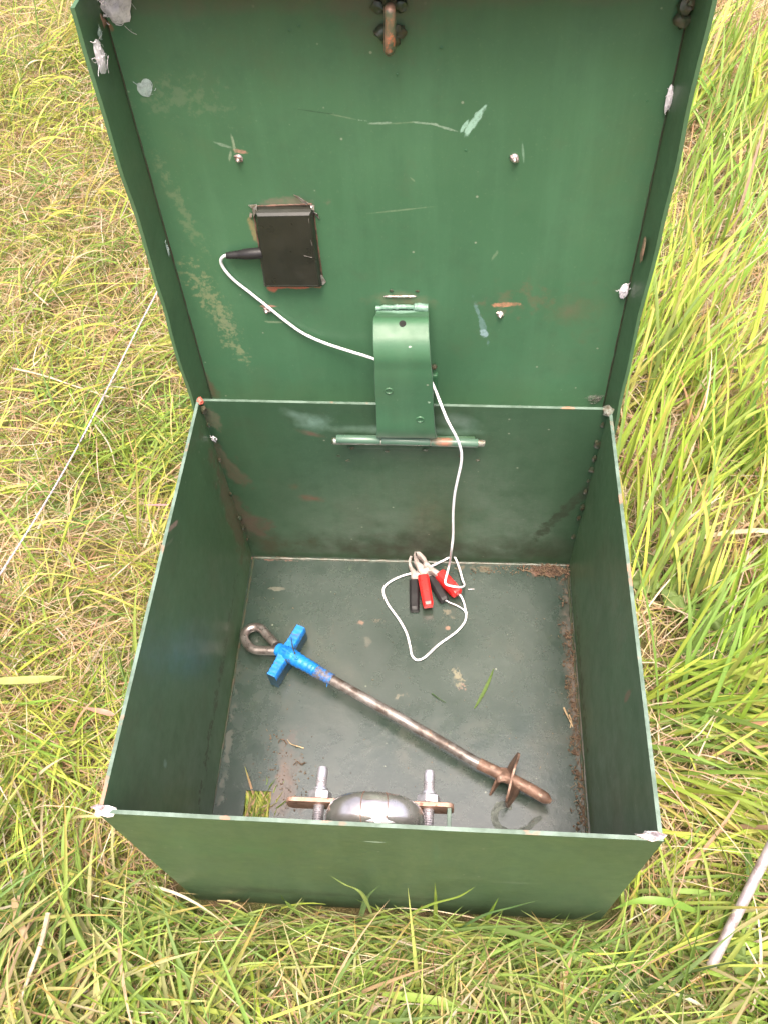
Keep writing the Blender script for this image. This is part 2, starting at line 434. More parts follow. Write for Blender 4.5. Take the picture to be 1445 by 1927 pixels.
M_stalk = simple('bleached_stalk', (.44, .35, .27), (.32, .25, .17), 160, .6, 0, .0004)
def leafy(name, c1, c2, attr=False, tr=.35, rough=.45):
    m, nt, b = new_mat(name); tc = N(nt, 'ShaderNodeTexCoord').outputs['Object']
    if attr:
        a = N(nt, 'ShaderNodeAttribute', attribute_name='tint'); c = a.outputs['Color']
    else: c = mixc(nt, rmp(nt, nz(nt, tc, 60, 4), .35, .65), c1, c2)
    nt.links.new(c, b.inputs['Base Color']); b.inputs['Roughness'].default_value = rough; b.inputs['Specular IOR Level'].default_value = .35
    t = N(nt, 'ShaderNodeBsdfTranslucent'); nt.links.new(c, t.inputs['Color'])
    mx = N(nt, 'ShaderNodeMixShader'); mx.inputs[0].default_value = tr
    nt.links.new(b.outputs[0], mx.inputs[1]); nt.links.new(t.outputs[0], mx.inputs[2])
    nt.links.new(mx.outputs[0], nt.nodes['Material Output'].inputs['Surface'])
    return m
M_grass = leafy('grass_blades', None, None, True, .45, .6)
M_leaf = leafy('weed_leaf', (.16, .23, .065), (.12, .18, .05), False, .3, .6)
def soil():
    m, nt, b = new_mat('soil'); tc = N(nt, 'ShaderNodeTexCoord').outputs['Object']
    c = mixc(nt, rmp(nt, nz(nt, tc, 6, 6), .35, .65), (.16, .13, .05), (.13, .17, .045))
    c = mixc(nt, rmp(nt, nz(nt, tc, 90, 6), .45, .65), c, (.22, .15, .08))
    nt.links.new(c, b.inputs['Base Color']); b.inputs['Roughness'].default_value = .95
    nt.links.new(bump(nt, nz(nt, tc, 120, 6), .01), b.inputs['Normal']); return m
M_soil = soil()

# ------------------------------------------------------------------ ground
g = MB(); ng = 60
gx = np.concatenate([[-60, -20, -8, -4], np.linspace(-2.6, 2.6, ng), [4, 8, 20, 60]])
gy = np.concatenate([[-60, -20, -8, -4], np.linspace(-1.6, 3.6, ng), [5, 9, 20, 60]])
for y in gy:
    for x in gx: g.v.append(Vector((x, y, -.012 + .012 * mnoise.noise(Vector((x * 3, y * 3, 0))) - (.004 if abs(x) < .3 and abs(y) < .3 else 0))))
nx = len(gx)
for j in range(len(gy) - 1):
    for i in range(nx - 1): g.face((j * nx + i, j * nx + i + 1, (j + 1) * nx + i + 1, (j + 1) * nx + i))
tag(g.build('ground', M_soil, smooth=True), kind='structure')

# ------------------------------------------------------------------ sheet-metal panels
T = 0.003
def sheet(q, inward, us, vs, hole=None, wob=.0014, t=T, seed=0, wave=None):
    """thick sheet over quad q = (p00, p10, p11, p01); extruded by t along inward; hole = index box left open"""
    b = MB(); p00, p10, p11, p01 = [Vector(p) for p in q]; inward = Vector(inward).normalized()
    nu, nv = len(us), len(vs)
    for side in (0, 1):
        for v in vs:
            for u in us:
                p = p00 * (1 - u) * (1 - v) + p10 * u * (1 - v) + p11 * u * v + p01 * (1 - u) * v
                e = min(u, 1 - u, v, 1 - v); w = wob * min(1, e * 8) * mnoise.noise(p * 9 + Vector((seed * 7, 0, 0)))
                if wave: p = p + wave(u, v)
                b.v.append(p + inward * (w + side * t))
    o = nu * nv; keep = {}
    for j in range(nv - 1):
        for i in range(nu - 1):
            if hole and hole[0] <= i < hole[1] and hole[2] <= j < hole[3]: continue
            keep[(i, j)] = 1
            a = j * nu + i; f = (a, a + 1, a + nu + 1, a + nu)
            b.face(f[::-1], 0); b.face([k + o for k in f], 0)
    for (i, j) in keep:
        a = j * nu + i
        for (di, dj, e) in ((0, -1, (a, a + 1)), (1, 0, (a + 1, a + nu + 1)), (0, 1, (a + nu + 1, a + nu)), (-1, 0, (a + nu, a))):
            if (i + di, j + dj) not in keep: b.face((e[0], e[1], e[1] + o, e[0] + o), 1)
    return b
L = lambda n: list(np.linspace(0, 1, n))
RFL, RFR, RBL, RBR = at(183, 1530, H), at(1248, 1583, H), at(371, 750, H), at(1150, 767, H)
BFL, BFR = at(372, 1693, 0), at(1127, 1733, 0)
BBL, BBR = Vector((-.2030, .2045, 0)), Vector((.2010, .2040, 0))
box = empty('storage_box', (0, 0, 0), 'open dark green steel box with its hinged lid folded back, standing in long grass', 'metal box')
X = Vector((1, 0, 0)); Y = Vector((0, 1, 0)); Z = Vector((0, 0, 1))
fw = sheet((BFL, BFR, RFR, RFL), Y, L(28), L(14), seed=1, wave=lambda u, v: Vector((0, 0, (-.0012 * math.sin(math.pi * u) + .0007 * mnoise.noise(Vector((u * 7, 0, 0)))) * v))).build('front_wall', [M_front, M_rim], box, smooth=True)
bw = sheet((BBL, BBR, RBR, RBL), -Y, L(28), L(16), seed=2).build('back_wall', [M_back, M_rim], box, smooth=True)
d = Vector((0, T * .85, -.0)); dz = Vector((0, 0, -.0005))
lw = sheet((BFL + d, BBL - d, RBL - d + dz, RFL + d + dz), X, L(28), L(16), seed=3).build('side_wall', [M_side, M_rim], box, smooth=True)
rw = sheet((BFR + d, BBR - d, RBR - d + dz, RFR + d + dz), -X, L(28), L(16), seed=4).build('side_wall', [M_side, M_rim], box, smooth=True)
# floor with a rectangular hole cut near the front left corner
q0, q1, q2, q3 = BFL + Vector((.0025, .0025, 0)), BFR + Vector((-.0025, .0025, 0)), BBR + Vector((-.0025, -.0025, 0)), BBL + Vector((.0025, -.0025, 0))
ha, hb = at(468, 1488), at(518, 1478)
ux0 = (ha.x - q0.x) / .396; ux1 = (hb.x - q0.x) / .396; vy1 = (ha.y - q0.y) / .402; vy0 = vy1 - .13
us = L(22) + [ux0, ux1]; us.sort(); vs = L(22) + [vy0, vy1]; vs.sort()
fl = sheet([Vector((p.x, p.y, .0008)) for p in (q0, q1, q2, q3)], Z, us, vs, hole=(us.index(ux0), us.index(ux1), vs.index(vy0), vs.index(vy1)), wob=.0008, t=.0024, seed=5)
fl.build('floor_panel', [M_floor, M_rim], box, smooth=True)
# rim corner welds and worn tips
def lump(name, c, r, mat, parent, seed=0, amp=.5, sub=2, label=None):
    b = MB(); b.blob(c, r, seed, amp, 0, sub); o = b.build(name, mat, parent, smooth=True)
    if label: o['label'] = label
    return o
lump('corner_weld', RFL + Vector((.0045, .0025, -.0006)), (.0085, .0036, .0018), M_silver, box, 1, 1.1, label='bright scuffed weld at a rim corner')
lump('corner_weld', RFR + Vector((-.008, .003, 0)), (.009, .003, .002), M_silver, box, 2, .8, label='bright smeared weld at a rim corner')
lump('corner_weld', RBL + Vector((.004, -.002, -.001)), (.0032, .004, .004), simple('red_primer', (.55, .12, .08), (.4, .1, .07), 90, .6), box, 3, .6, label='chipped corner showing red primer')
lump('corner_weld', RBR + Vector((-.004, -.004, 0)), (.0055, .0055, .004), M_weld, box, 4, .9, label='grey lumpy weld at a rim corner')
for k, (u, v, s) in enumerate([(1125, 836, 1), (1119, 863, .8), (1112, 884, .8), (1101, 926, .7), (1095, 955, .9), (1088, 975, .8), (1078, 1010, .7), (1135, 800, .6), (1106, 905, .5)]):
    p = aty(u, v, .1945); p.x = min(p.x, .1955)
    lump('weld_bead', p, (.0035 * s, .0030 * s, .0075 * s), M_gweld, box, 10 + k, .6, 1)
for k, (u, v, s) in enumerate([(384, 772, 1), (393, 800, .7), (405, 826, .8), (414, 865, .7), (435, 930, .7), (452, 975, .9), (458, 992, .8), (466, 1015, .7)]):
    p = aty(u, v, .1945); p.x = max(p.x, -.1985)
    lump('weld_bead', p, (.003 * s, .003 * s, .006 * s), M_gweld, box, 30 + k, .6, 1)
# thin weld fillet along the floor edges
def fillet(p, q, r, mat, seed):
    b = MB(); n = 60; pts = []; rs = []
    for i in range(n + 1):
        t = i / n; w = p.lerp(q, t) + Vector((mnoise.noise(Vector((t * 30, seed, 0))), mnoise.noise(Vector((t * 30, seed, 5))), 0)) * .0008
        pts.append(w); rs.append(r * (.7 + .7 * abs(mnoise.noise(Vector((t * 45, seed, 9))))))
    b.tube(pts, rs, 7); return b.build('seam_fillet', mat, box, smooth=True)
fillet(Vector((-.197, .1985, .0035)), Vector((.196, .1985, .0035)), .0022, M_gweld, 1)
fillet(Vector((.1955, .198, .0035)), Vector((.1955, -.19, .0035)), .0020, M_gweld, 2)
fillet(Vector((-.1968, .198, .0035)), Vector((-.1940, -.19, .0035)), .0016, M_gweld, 3)

# ------------------------------------------------------------------ lid
S0, S1, WL, FT = -.045, .362, .204, .039
lidpart = sheet((lidp(-WL + .0005, S0), lidp(WL - .0005, S0), lidp(WL - .0005, S1), lidp(-WL + .0005, S1)), -LN, L(30), L(30), wob=.0022, seed=6)
lidob = lidpart.build('lid', [M_lid, M_rim], box, smooth=True)
M_flange = paint('flange_paint', (.045, .095, .046), [], rough=.42, dirt=.15, wear=.5, grain=(1, 1, .2))
def wavy(side):
    return lambda u, v: Vector((side * v * (.0007 * math.sin(u * 11 + side) + .0004 * math.sin(u * 27 + 1)), 0, 0)) + LN * (v * .0016 * mnoise.noise(Vector((u * 12, side, 0))))
for side in (-1, 1):
    e = -T if side < 0 else 0
    # side flange: runs the full length, its outer corner rounded off at the top
    x = side * WL
    b = sheet((lidp(x, S0, -T), lidp(x, S1, -T), lidp(x + side * .004, S1 - .006, FT), lidp(x + side * .004, S0, FT)), (side, 0, 0), L(40), L(5), wob=.0006, seed=7 + side, wave=wavy(side))
    b.build('side_flange', [M_flange, M_flange], lidob, smooth=True)
    # rusty seam where flange meets panel
    sb = MB(); pts = [lidp(x - side * (.0006 + .0004 * mnoise.noise(Vector((s * 60, side, 0)))), s, .0002) for s in np.linspace(S0, S1, 60)]
    sb.tube(pts, [.0005 + .0005 * abs(mnoise.noise(Vector((i * .6, side, 2)))) for i in range(60)], 6); sb.build('seam', M_dark, lidob, smooth=True)
sheet((lidp(-WL + .001, S1, -T), lidp(WL - .001, S1, -T), lidp(WL - .001, S1, FT - .002), lidp(-WL + .001, S1, FT - .002)), LU, L(24), L(4), seed=9).build('top_flange', [M_flange, M_rim], lidob, smooth=True)
sheet((lidp(-WL + .001, S0, -T), lidp(WL - .001, S0, -T), lidp(WL - .001, S0, .034), lidp(-WL + .001, S0, .034)), -LU, L(24), L(4), seed=9).build('bottom_flange', [M_flange, M_rim], lidob, smooth=True)
# screw tips that pierce the lid
for k, (u, v) in enumerate([(450, 297), (967, 297), (940, 590), (503, 582)]):
    p = lid(u, v, 0); M = Matrix.Translation(p) @ LN.to_track_quat('Z', 'Y').to_matrix().to_4x4()
    b = MB(); b.lathe(M, [(.0036, -.001), (.0034, .0008), (.0022, .0016), (.0020, .0030), (.0022, .0036), (.0017, .0048), (.0006, .0060)], 9)
    b.blob(p + LN * .001 + Vector((.0018, 0, -.0012)), (.0022, .0018, .002), k, .9)
    b.blob(p + LN * .001 + Vector((-.002, 0, .001)), (.0016, .0014, .0022), k + 9, .9)
    b.build('screw_tip', M_silver, lidob, smooth=True)
# small paint pimples
for k, (u, v) in enumerate([(736, 547), (785, 548), (563, 50), (545, 58), (830, 90), (747, 140), (1217, 190), (876, 283)]):
    lump('paint_blister', lid(u, v, .0003), (.0022, .0008, .0015) if k < 2 else (.0012, .0005, .0010), M_gweld if k < 2 else M_green, lidob, 50 + k, .3, 1)
# welded staple at the top of the lid
b = MB(); c0 = lid(735, 75, .003); c1 = lid(735, 5, .004)
b.tube(spline([c0, c0 + LN * .016 - Vector((0, 0, .000)), lid(734, 44, .024), lid(733, 18, .024), c1 + LN * .014, c1], 6), .0040, 12)
b.build('staple', simple('chipped_staple', (.28, .16, .11), (.10, .12, .08), 120, .38, .3, .0003, c3=(.5, .18, .10), s3=150), lidob, smooth=True)
for k, (u, v, r) in enumerate([(720, 60, .006), (750, 58, .0055), (736, 74, .0065), (713, 12, .005), (750, 10, .0055), (735, -5, .006)]):
    lump('weld_blob', lid(u, v, .002), (r, .0045, r * .85), M_gweld, lidob, 60 + k, .5)
for k, (u, v, r) in enumerate([(1288, 12, .006), (1282, 38, .005), (1300, 3, .005)]):
    lump('weld_blob', lid(u, v, .004), (r, .005, r), M_gweld, lidob, 70 + k, .7)
lump('rust_patch', lid(187, 40, .004), (.005, .003, .005), M_rust, lidob, 81, .8)
# rusty bare patch on the right flange
d_ = ray(1208, 472); p = CV + d_ * ((WL - .0005 - CV.x) / d_.x)
lump('rust_patch', p, (.0008, .0045, .013), simple('scraped_primer', (.34, .20, .14), (.14, .12, .07), 200, .6), lidob, 82, .9)

# ------------------------------------------------------------------ black unit set into the lid
uq = [lid(483, 388), lid(589, 386), lid(607, 531), lid(499, 531)]
unit = MB()
cen = sum(uq, Vector()) / 4
def ins(k, n): return [cen + (p - cen) * k + LN * n for p in uq]
rings = [ins(1, -.002), ins(1, .0055), ins(.97, .0085), ins(.91, .0105), ins(.895, .0102)]
for r_ in rings: unit.v += r_
for i in range(len(rings) - 1):
    for j in range(4): unit.face((i * 4 + j, i * 4 + (j + 1) % 4, i * 4 + 4 + (j + 1) % 4, i * 4 + 4 + j))
unit.face([16, 17, 18, 19]); unit.face([3, 2, 1, 0])
uo = unit.build('black_unit', M_black, lidob, smooth=False, bevel=.0011, bseg=3); uo['label'] = 'black plastic unit set in a rough cut-out of the lid'
# ragged bright metal at the cut-out's corners
def shard(pts):
    b = MB(); P = [lid(u, v, n) for u, v, n in pts]; b.prism(P, LN * .0008); b.build('torn_metal', M_silver, lidob)
shard([(468, 386, .001), (484, 384, .004), (484, 396, .006), (478, 408, .002), (476, 392, .001)])
shard([(553, 366, .001), (560, 369, .003), (581, 382, .005), (577, 385, .003)])
shard([(584, 385, .004), (592, 386, .003), (592, 396, .003), (586, 392, .006)])
shard([(590, 398, .001), (598, 402, .003), (602, 412, .001), (598, 408, .001)])
shard([(598, 528, .003), (604, 516, .006), (608, 520, .004), (614, 530, .001), (608, 536, .001)])
shard([(494, 500, .002), (498, 507, .004), (501, 520, .003), (497, 512, .001)])
shard([(500, 530, .003), (507, 531, .004), (508, 535, .001), (503, 535, .001)])
shard([(471, 400, .001), (476, 402, .002), (474, 410, .002), (470, 408, .001)])
b = MB()
for (a, c) in (((476, 388), (588, 384)), ((476, 388), (499, 532)), ((589, 386), (608, 531)), ((499, 533), (608, 533))):
    pts = [lid(a[0] + (c[0] - a[0]) * t + 1.1 * mnoise.noise(Vector((t * 20, a[0], 0))), a[1] + (c[1] - a[1]) * t + 1.1 * mnoise.noise(Vector((t * 20, c[0], 3))), .0004) for t in np.linspace(0, 1, 24)]
    b.tube(pts, .0008, 6)
b.build('cutout_edge', simple('cutout_rust', (.05, .035, .022), (.16, .08, .055), 140, .7), lidob, smooth=True)
# raised scuffed letters / scratches: pale nicks on the unit
b = MB()
for (u0, v0, u1, v1) in ((572, 481, 588, 485), (585, 452, 588, 462), (581, 412, 582, 420)):
    p, q = lid(u0, v0, .0106), lid(u1, v1, .0106); b.tube([p, q], .00018, 5)
b.build('scratch', simple('scuffed_plastic', (.20, .18, .16), (.12, .11, .10), 200, .6), lidob)

# ------------------------------------------------------------------ hinge: gooseneck strap and knuckles
YK = .186
kz = aty(770, 829, YK).z
prof = [(YK - .0050, kz + .0095), (YK - .0066, kz + .014), (YK - .0075, kz + .026), (YK - .006, H + .01), (YK - .005, H + .05), (YK - .004, .358), (YK - .003, .372), (YK + .002, .3830), (YK + .010, .3895), (YK + .024, .3935)]
pe = lid(755, 582, 0); prof += [(pe.y - .014, pe.z + .0065), (pe.y - .0012, pe.z + .0005)]
pts = spline([Vector((0, y, z)) for y, z in prof], 5)
b = MB(); n = len(pts)
xl0, xr0 = aty(706, 812, YK - .008).x, aty(822, 812, YK - .008).x
xl1, xr1 = aty(701, 640, YK - .004).x, aty(810, 640, YK - .004).x
xl2, xr2 = lid(708, 578).x, lid(806, 578).x
def widths(i):
    t = i / (n - 1)
    if t < .5: k = t / .5; return xl0 + (xl1 - xl0) * k, xr0 + (xr1 - xr0) * k
    k = (t - .5) / .5; return xl1 + (xl2 - xl1) * k, xr1 + (xr2 - xr1) * k
cols = 8
for side in (0, 1):
    for i, p in enumerate(pts):
        tg = (pts[min(i + 1, n - 1)] - pts[max(i - 1, 0)]).normalized(); nr = Vector((0, -tg.z, tg.y))
        a, c = widths(i)
        for j in range(cols + 1): b.v.append(Vector((a + (c - a) * j / cols, p.y, p.z)) - nr * (.0036 * side))
o_ = n * (cols + 1)
for i in range(n - 1):
    for j in range(cols):
        a = i * (cols + 1) + j; f = (a, a + 1, a + cols + 2, a + cols + 1)
        b.face(f, 0); b.face([k + o_ for k in f[::-1]], 0)
for i in range(n - 1):
    for j in (0, cols):
        a = i * (cols + 1) + j; b.face((a, a + cols + 1, a + cols + 1 + o_, a + o_), 1)
for i in (0, n - 1):
    for j in range(cols):
        a = i * (cols + 1) + j; b.face((a, a + 1, a + 1 + o_, a + o_), 1)
M_strap = paint('strap_paint', (.036, .100, .050), [
    ((lid(757, 578).x, lid(757, 578).y - .004, lid(757, 578).z - .002), (.026, .012, .006), (0, 0, 0), (.22, .36, .29), .4, 90, .85),
    ((aty(770, 654, YK - .004).x, YK - .004, aty(770, 654, YK).z), (.002, .02, .001), (0, 0, 0), (.5, .6, .5), .6, 200, .9),
    ((aty(806, 750, YK - .006).x, YK - .006, aty(806, 750, YK).z), (.0025, .02, .002), (0, 0, 0), (.3, .42, .3), .9, 300, .8),
], rough=.46, dirt=.08)
so = b.build('hinge_strap', [M_strap, M_rim], box, smooth=True, bevel=.0006); so['label'] = 'curved green hinge strap arching over the back rim'
# holes and dimples in the strap
def disc(c, nrm, r, mat, name, parent, ring=None):
    M = Matrix.Translation(c) @ nrm.to_track_quat('Z', 'Y').to_matrix().to_4x4()
    b = MB(); b.lathe(M, [(r, -.0004), (r, .0003)], 18); return b.build(name, mat, parent)
M_hole = simple('hole_dark', (.008, .010, .007), (.012, .012, .01), 100, .9)
ih = min(range(n // 2, n - 1), key=lambda i: abs(aty(757, 608, pts[i].y).z - pts[i].z)); tg = (pts[ih + 1] - pts[ih - 1]).normalized(); nh = Vector((0, -tg.z, tg.y))
disc(Vector((aty(757, 608, pts[ih].y).x, pts[ih].y, pts[ih].z)), nh, .0031, M_hole, 'bolt_hole', so)
for (u, v) in ((732, 738), (790, 790)):
    z = aty(u, v, YK - .007).z
    i_ = min(range(n), key=lambda i: abs(pts[i].z - z)); c = Vector((aty(u, v, pts[i_].y).x, pts[i_].y, z))
    b = MB(); M = Matrix.Translation(c) @ Vector((0, -1, 0)).to_track_quat('Z', 'Y').to_matrix().to_4x4()
    b.lathe(M, [(.0042, -.0005), (.0038, .0006), (.0030, .0008), (.0022, -.0004), (.0004, -.0012)], 18); b.build('filled_hole', M_strap, so, smooth=True)
b = MB(); wq = [lid(707 + 98 * t, 580 - 2.5 * math.sin(t * 3) + 1.2 * mnoise.noise(Vector((t * 9, 1, 0))), .0022) for t in np.linspace(0, 1, 40)]
b.tube(wq, [.0023 * (1 + .45 * mnoise.noise(Vector((i * .35, 4, 0)))) + (.0016 if i > 28 else 0) for i in range(40)], 10)
b.build('strap_weld', simple('mint_primer_weld', (.17, .27, .22), (.10, .19, .14), 120, .4, 0, .0008), box, smooth=True)
lump('strap_weld', lid(752, 558, .0005), (.013, .0012, .0012), M_silver, box, 91, .8, 2)
b = MB()
for (ua, ub) in ((633, 716), (718, 809), (811, 899)):
    p, q = aty(ua, 826 + (ua - 633) * .03, YK), aty(ub, 826 + (ub - 633) * .03, YK)
    b = MB(); b.tube([p, p.lerp(q, .02), p.lerp(q, .98), q], [.0040, .0045, .0045, .0040], 24); b.build('hinge_knuckle', M_knuckle, box, smooth=True)
p, q = aty(628, 830, YK), aty(908, 834, YK)
b = MB(); b.tube([p, q], .0034, 16); b.build('hinge_pin', M_weld, box, smooth=True)
lump('pin_weld', p + Vector((-.001, 0, 0)), (.0018, .003, .0042), M_gweld, box, 93, .5)
lump('pin_weld', q + Vector((.0006, 0, 0)), (.0018, .003, .0032), M_weld, box, 94, .5)
pa, pb = aty(650, 838, YK), aty(892, 862, YK)
b = MB(); b.box((pa.x, .1925, kz - .022), (pb.x, .1975, kz - .0052)); hp = b.build('hinge_leaf', M_back, box, bevel=.0008)
for k, (u, v) in enumerate([(663, 843), (728, 849), (800, 847), (866, 858), (637, 858), (898, 866), (655, 867)]):
    lump('weld_bead', aty(u, v, .191), (.0030, .0015, .0018), M_gweld, box, 96 + k, .6, 1)
# latch tab on the lid seen behind the strap's right edge
b = MB(); p = lid(816, 715, .004); b.box((p.x - .008, -.006, -.016), (p.x + .004, .001, .012), Matrix.Translation(Vector((0, p.y, p.z)))); b.build('lid_tab', M_green, lidob, bevel=.002)
lump('tab_bolt', lid(816, 690, .010), (.0034, .003, .003), M_gweld, lidob, 99, .3)

# ------------------------------------------------------------------ lock held on the front wall
YP = -.165
pl, pr = aty(538, 1498, YP), aty(854, 1510, YP)
zt = (pl.z + pr.z) / 2
b = MB(); R_ = .0075; hh = .021
def stadium(xa, xb, z0, z1, y, r, k=6):
    P = []
    for cx, cz, a0 in ((xb - r, z1 - r, 0), (xa + r, z1 - r, 90), (xa + r, z0 + r, 180), (xb - r, z0 + r, 270)):
        for i in range(k + 1):
            a = math.radians(a0 + 90 * i / k); P.append(Vector((cx + r * math.cos(a), y, cz + r * math.sin(a))))
    return P
skew = (pr.z - pl.z) / (pr.x - pl.x)
poly = [Vector((p.x, p.y, p.z + skew * (p.x - (pl.x + pr.x) / 2))) for p in stadium(pl.x, pr.x, zt - hh, zt, YP - .0035, .006)]
b.prism(poly, (0, .0035, 0)); b.build('lock_plate', M_plate, box, bevel=.0005)
for (ub, vn, ve, nm) in ((600, 1490, 1458, 'a'), (806, 1497, 1466, 'b')):
    bx = aty(ub, vn, YP + .004).x; bz = zt - .0095
    bz = bz + skew * (bx - (pl.x + pr.x) / 2)
    c = Vector((bx, -.199, bz)); bolt = MB()
    n_ = 62; prf = []
    for i in range(n_): 
        h = i / (n_ - 1) * .052; prf.append((.0042 + (.0004 if i % 2 else -.0002), h))
    prf += [(.0044, .0535), (.0046, .058), (.0038, .0610)]
    M = Matrix.Translation(c) @ Matrix.Rotation(-math.pi / 2, 4, 'X')
    bolt.lathe(M, prf, 16); bo = bolt.build('bolt', M_zinc, box, smooth=True)
    nut = MB(); M2 = Matrix.Translation(Vector((bx, YP + .0002, bz))) @ Matrix.Rotation(-math.pi / 2, 4, 'X') @ Matrix.Rotation(.3, 4, 'Z')
    nut.lathe(M2, [(.0088, 0), (.0096, .0008), (.0096, .0062), (.0084, .0074)], 6); nut.build('nut', M_zinc, bo, bevel=.0003)
    cp = MB(); cp.lathe(Matrix.Translation(Vector((bx, YP + .007, bz))) @ Matrix.Rotation(-math.pi / 2, 4, 'X'), [(.0060, 0), (.0064, .001), (.0058, .003), (.0048, .0035)], 20); cp.build('nut_collar', M_zinc, bo, smooth=True)
# round polished lock between wall and plate
pc = aty(700, 1514, -.182)
rr = .0385; cz = pc.z - rr - .001
M = Matrix.Translation(Vector((pc.x, -.1968, cz))) @ Matrix.Rotation(-math.pi / 2, 4, 'X')
b = MB(); prof = [(rr - .012, 0)]
for i in range(11):
    a = math.radians(-90 + 18 * i); prof.append((rr - .0105 + .0105 * math.cos(a), .0140 + .0135 * math.sin(a)))
prof += [(rr - .012, .0278)]
b.lathe(M, prof, 64); lk = b.build('lock_body', M_chrome, box, smooth=True); lk['label'] = 'rounded polished steel lock body held behind the front wall'
b = MB()
for th in (-.22, .30):
    pts_ = [Vector((pc.x + (rr - .0104 + .0106 * math.cos(a)) * math.sin(th), -.1968 + .014 + .0136 * math.sin(a), cz + (rr - .0104 + .0106 * math.cos(a)) * math.cos(th))) for a in np.linspace(-1.3, 1.3, 14)]
    b.tube(pts_, .00035, 5)
b.build('lock_seam', M_rust, lk)
sr = aty(845, 1540, -.18)
b = MB(); b.box((sr.x - .0016, -.1985, zt - .022), (sr.x + .0016, YP - .0034, zt - .001)); b.build('lock_bracket', M_rim, box, bevel=.0004)
lump('web_wisp', Vector((aty(712, 1555, -.199).x, -.1955, H - .0035)), (.0065, .0024, .0030), M_web, box, 77, 1.3)

# ------------------------------------------------------------------ battery lead with clips
lead = empty('battery_lead', at(800, 1110, .003), 'thin white lead with black plug in the lid and red and black crocodile clips', 'cable')
p0, p1 = lid(492, 476, .0065), lid(427, 481, .0058)
b = MB(); dirp = (p1 - p0); prof = []
pp = [p0 + dirp * t for t in (-.05, 0, .02, .28, .50, .55, .62, .66, .71, .75, .80, .84, .89, .93, 1.0)]
b.tube(pp, [.0047, .0047, .0049, .0049, .0046, .0040, .0040, .0034, .0038, .0032, .0036, .0030, .0034, .0029, .0028], 18)
b.build('plug', M_blk, lead, smooth=True)
cab = [p1 + (p0 - p1) * .1, lid(424, 481, .0055), lid(417, 487, .005), lid(417, 496, .004), lid(425, 510, .003), lid(442, 528, .0025), lid(470, 550, .0025), lid(505, 578, .0025), lid(540, 606, .003),
       lid(572, 628, .004), lid(610, 645, .006), lid(655, 660, .010), lid(700, 674, .016), lid(740, 690, .020), lid(785, 705, .026)]
cab += [aty(808, 715, .208), aty(818, 733, .196), aty(828, 758, .180), aty(842, 792, .172), aty(858, 822, .168), aty(867, 848, .166), aty(867, 872, .164), aty(861, 900, .162),
        aty(855, 930, .160), aty(852, 965, .158), aty(852, 1005, .155), aty(849, 1035, .150), at(845, 1062, .042), at(839, 1085, .031), at(837, 1096, .0285), at(842, 1101, .028), at(855, 1104, .0275), at(866, 1105, .024), at(872, 1103, .018), at(873, 1099, .012),
        at(870, 1092, .009), at(864, 1070, .010), at(856, 1050, .012), at(850, 1047, .012), at(835, 1054, .010), at(812, 1065, .008), at(785, 1076, .006), at(762, 1082, .0055), at(742, 1090, .0055), at(726, 1101, .0055), at(721, 1114, .0055), at(730, 1137, .0055),
        at(750, 1165, .0055), at(764, 1190, .0055), at(771, 1215, .0055), at(775, 1234, .0055), at(785, 1242, .0055), at(800, 1236, .0055), at(825, 1213, .0055), at(857, 1190, .0055), at(874, 1170, .0055), at(877, 1152, .0055)]
b = MB(); cpts = spline(cab, 7); b.tube(cpts, .00135, 12); b.build('cable', M_white, lead, smooth=True)
b = MB(); b.tube(spline([at(877, 1157, .0055), at(873, 1137, .006), at(868, 1124, .009), at(862, 1116, .012), at(856, 1108, .013)], 6), .0012, 10); b.build('core', M_white, lead, smooth=True)
b = MB(); b.tube(spline([at(876.5, 1158, .0053), at(872, 1148, .005), at(860, 1140, .006), at(846, 1134, .008), at(836, 1128, .010), at(830, 1122, .011)], 6), .0008, 10); b.build('core', M_white, lead, smooth=True)
def cpx(x, y, z): return at(680 + x / 6.02, 1000 + y / 6.02, z)     # pixel of the enlarged detail
